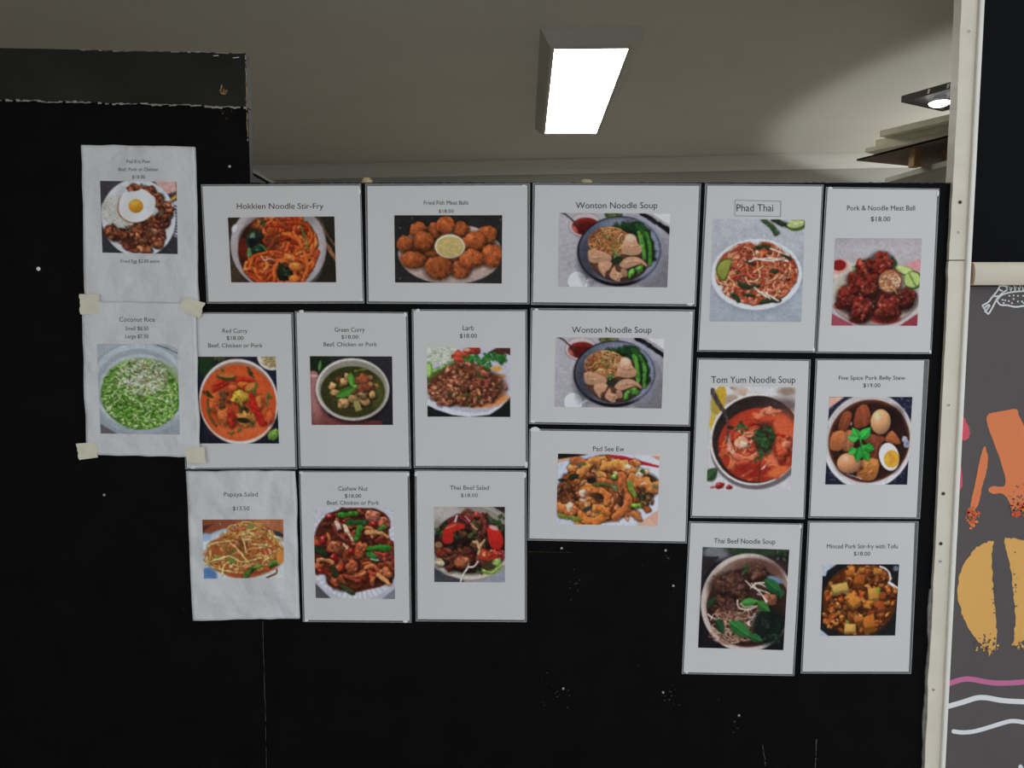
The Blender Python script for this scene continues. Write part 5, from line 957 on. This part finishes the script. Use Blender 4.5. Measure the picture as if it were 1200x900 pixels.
menu('menu_poster', 'laminated menu sheet titled Thai Beef Salad, dark beef with tomato and a fork', beefsalad, (138, 240, 512, 640),
     [(488, 552), (614.5, 553), (615, 726.5), (489.5, 725.5)], [(508.7, 594), (591.7, 594), (591.8, 682.5), (509, 682)], [('Thai Beef Salad', 527.3, 573, 574, 569), ('$18.00', 540, 560, 582.5, 578.3)],
     [(486, 550.3), (617, 551.5), (617.2, 729), (487.3, 728)], 16, tabs=((614.5, 557, 5, 7), (487.5, 555.5, 3.5, 6)), inkm=INKF)
menu('menu_poster', 'laminated menu sheet titled Thai Beef Noodle Soup, dark broth with green leaves', beefnoodle, (105, 188, 583, 728),
     [(809.5, 613), (938.8, 615), (928.8, 790), (801, 787.7)], [(823.5, 641), (925, 644.2), (918, 762), (818, 759)], [('Thai Beef Noodle Soup', 836.7, 908.5, 637, 631.2)],
     [(807.7, 611), (941.2, 613.5), (930.7, 792.2), (799, 789.7)], 17, tabs=((804.5, 787.5, 5, 3), (938, 617, 3, 5)), slope=.014)
menu('menu_poster', 'laminated menu sheet titled Minced Pork Stir-fry with Tofu, orange tofu cubes', mincedpork, (115, 278, 535, 655),
     [(949, 612.5), (1072, 612.7), (1065, 787.2), (940.5, 787)], [(964.5, 661.3), (1053.8, 661.3), (1049, 744.8), (961, 745.3)], [('Minced Pork Stir-fry with Tofu', 969, 1052, 642.7, 637.7), ('$18.00', 1000.5, 1020, 651.1, 646.6)],
     [(947, 610.5), (1076.5, 611), (1067.7, 789.5), (938.3, 789.2)], 18)
menu('menu_poster', 'crinkled plain paper menu sheet titled Pad Kra Pow, fried egg over mince', padkra, (146, 235, 553, 617),
     [(95, 169.5), (228, 172), (232.5, 358), (99.7, 357)], [(117.2, 212), (207, 213), (208.2, 297.8), (120, 296)], [('Pad Kra Pow', 148.3, 176, 191.2, 187.1), ('Beef, Pork or Chicken', 138.7, 185.5, 200.4, 196.4), ('$18.00', 155, 170, 209.4, 205.3), ('Fried Egg $2.00 extra', 141.5, 186.7, 308, 304)],
     None, 19, crinkle=.0058, inkm=INKF)
coco, cpo = menu('menu_poster', 'crinkled plain paper menu sheet titled Coconut Rice, held by four tape pieces', cocorice, (128, 310, 485, 705),
     [(94.8, 353), (228, 355), (234, 536), (101.5, 533.3)], [(113.3, 402.7), (208, 403.5), (210.7, 509.3), (117.9, 508)], [('Coconut Rice', 139.7, 181.5, 377, 371.6), ('Small $6.50', 147, 174, 387, 382.6), ('Large $7.50', 147, 174, 396.3, 391.8)],
     None, 20, crinkle=.0036, base=.0062, inkm=INKF)
def tape(pts, seed):
    r = random.Random(seed); P = []
    for i in range(4):
        a, b = np.array(pts[i], float), np.array(pts[(i + 1) % 4], float)
        for k in range(7):
            q = a + (b - a) * k / 7
            if i in (1, 3): q = q + np.array([r.uniform(-.8, .8), 0])
            P.append(q)
    n = len(P); off = .0108
    V_ = [W(*p_, off + .0005) for p_ in P] + [W(*p_, off) for p_ in P]
    o = mesh('tape', V_, [tuple(range(n))[::-1], tuple(range(n, 2 * n))] + [(k, (k + 1) % n, n + (k + 1) % n, n + k) for k in range(n)], TAPE); adopt(o, coco)
tape([(93, 344.5), (116, 345), (116.5, 367.5), (94, 368.5)], 1)
tape([(216, 348), (240, 355), (234, 372.5), (209, 363)], 2)
tape([(89, 520), (113, 518), (115, 536), (92.5, 539)], 3)
tape([(217.5, 524.5), (240.5, 524), (241, 543), (219, 542)], 4)

# ------------------------------------------------------------------ small things
for i, (x, y, w, h) in enumerate(((428.5, 208.5, 13, 6), (687.5, 208.7, 14, 4.5))):
    r = random.Random(i + 5); c0 = W(x, 214); n = 10; ww = w * .00165 / 2; hh = h * .00165
    vs = []; fs = []
    for lv, (k, z) in enumerate(((1, 0), (1.02, .5), (.7, 1))):
        for j in range(n):
            a = 2 * math.pi * j / n; vs.append(Vector((math.cos(a) * ww * k * r.uniform(.8, 1.1), math.sin(a) * .006 * k * r.uniform(.8, 1.1), hh * z * r.uniform(.85, 1.1))))
    for lv in range(2):
        for j in range(n): fs.append((lv * n + j, lv * n + (j + 1) % n, (lv + 1) * n + (j + 1) % n, (lv + 1) * n + j))
    fs += [tuple(range(n))[::-1], tuple(range(2 * n, 3 * n))]
    o = mesh('foam_scrap', vs, fs, FOAM); o.location = (c0.x, .009, topM)
    tag(o, ('rounded' if i == 0 else 'flat') + ' scrap of yellow filler foam on top of the partition, above ' + ('Fried Fish Meat Balls' if i == 0 else 'Wonton Noodle Soup'), 'foam scrap')
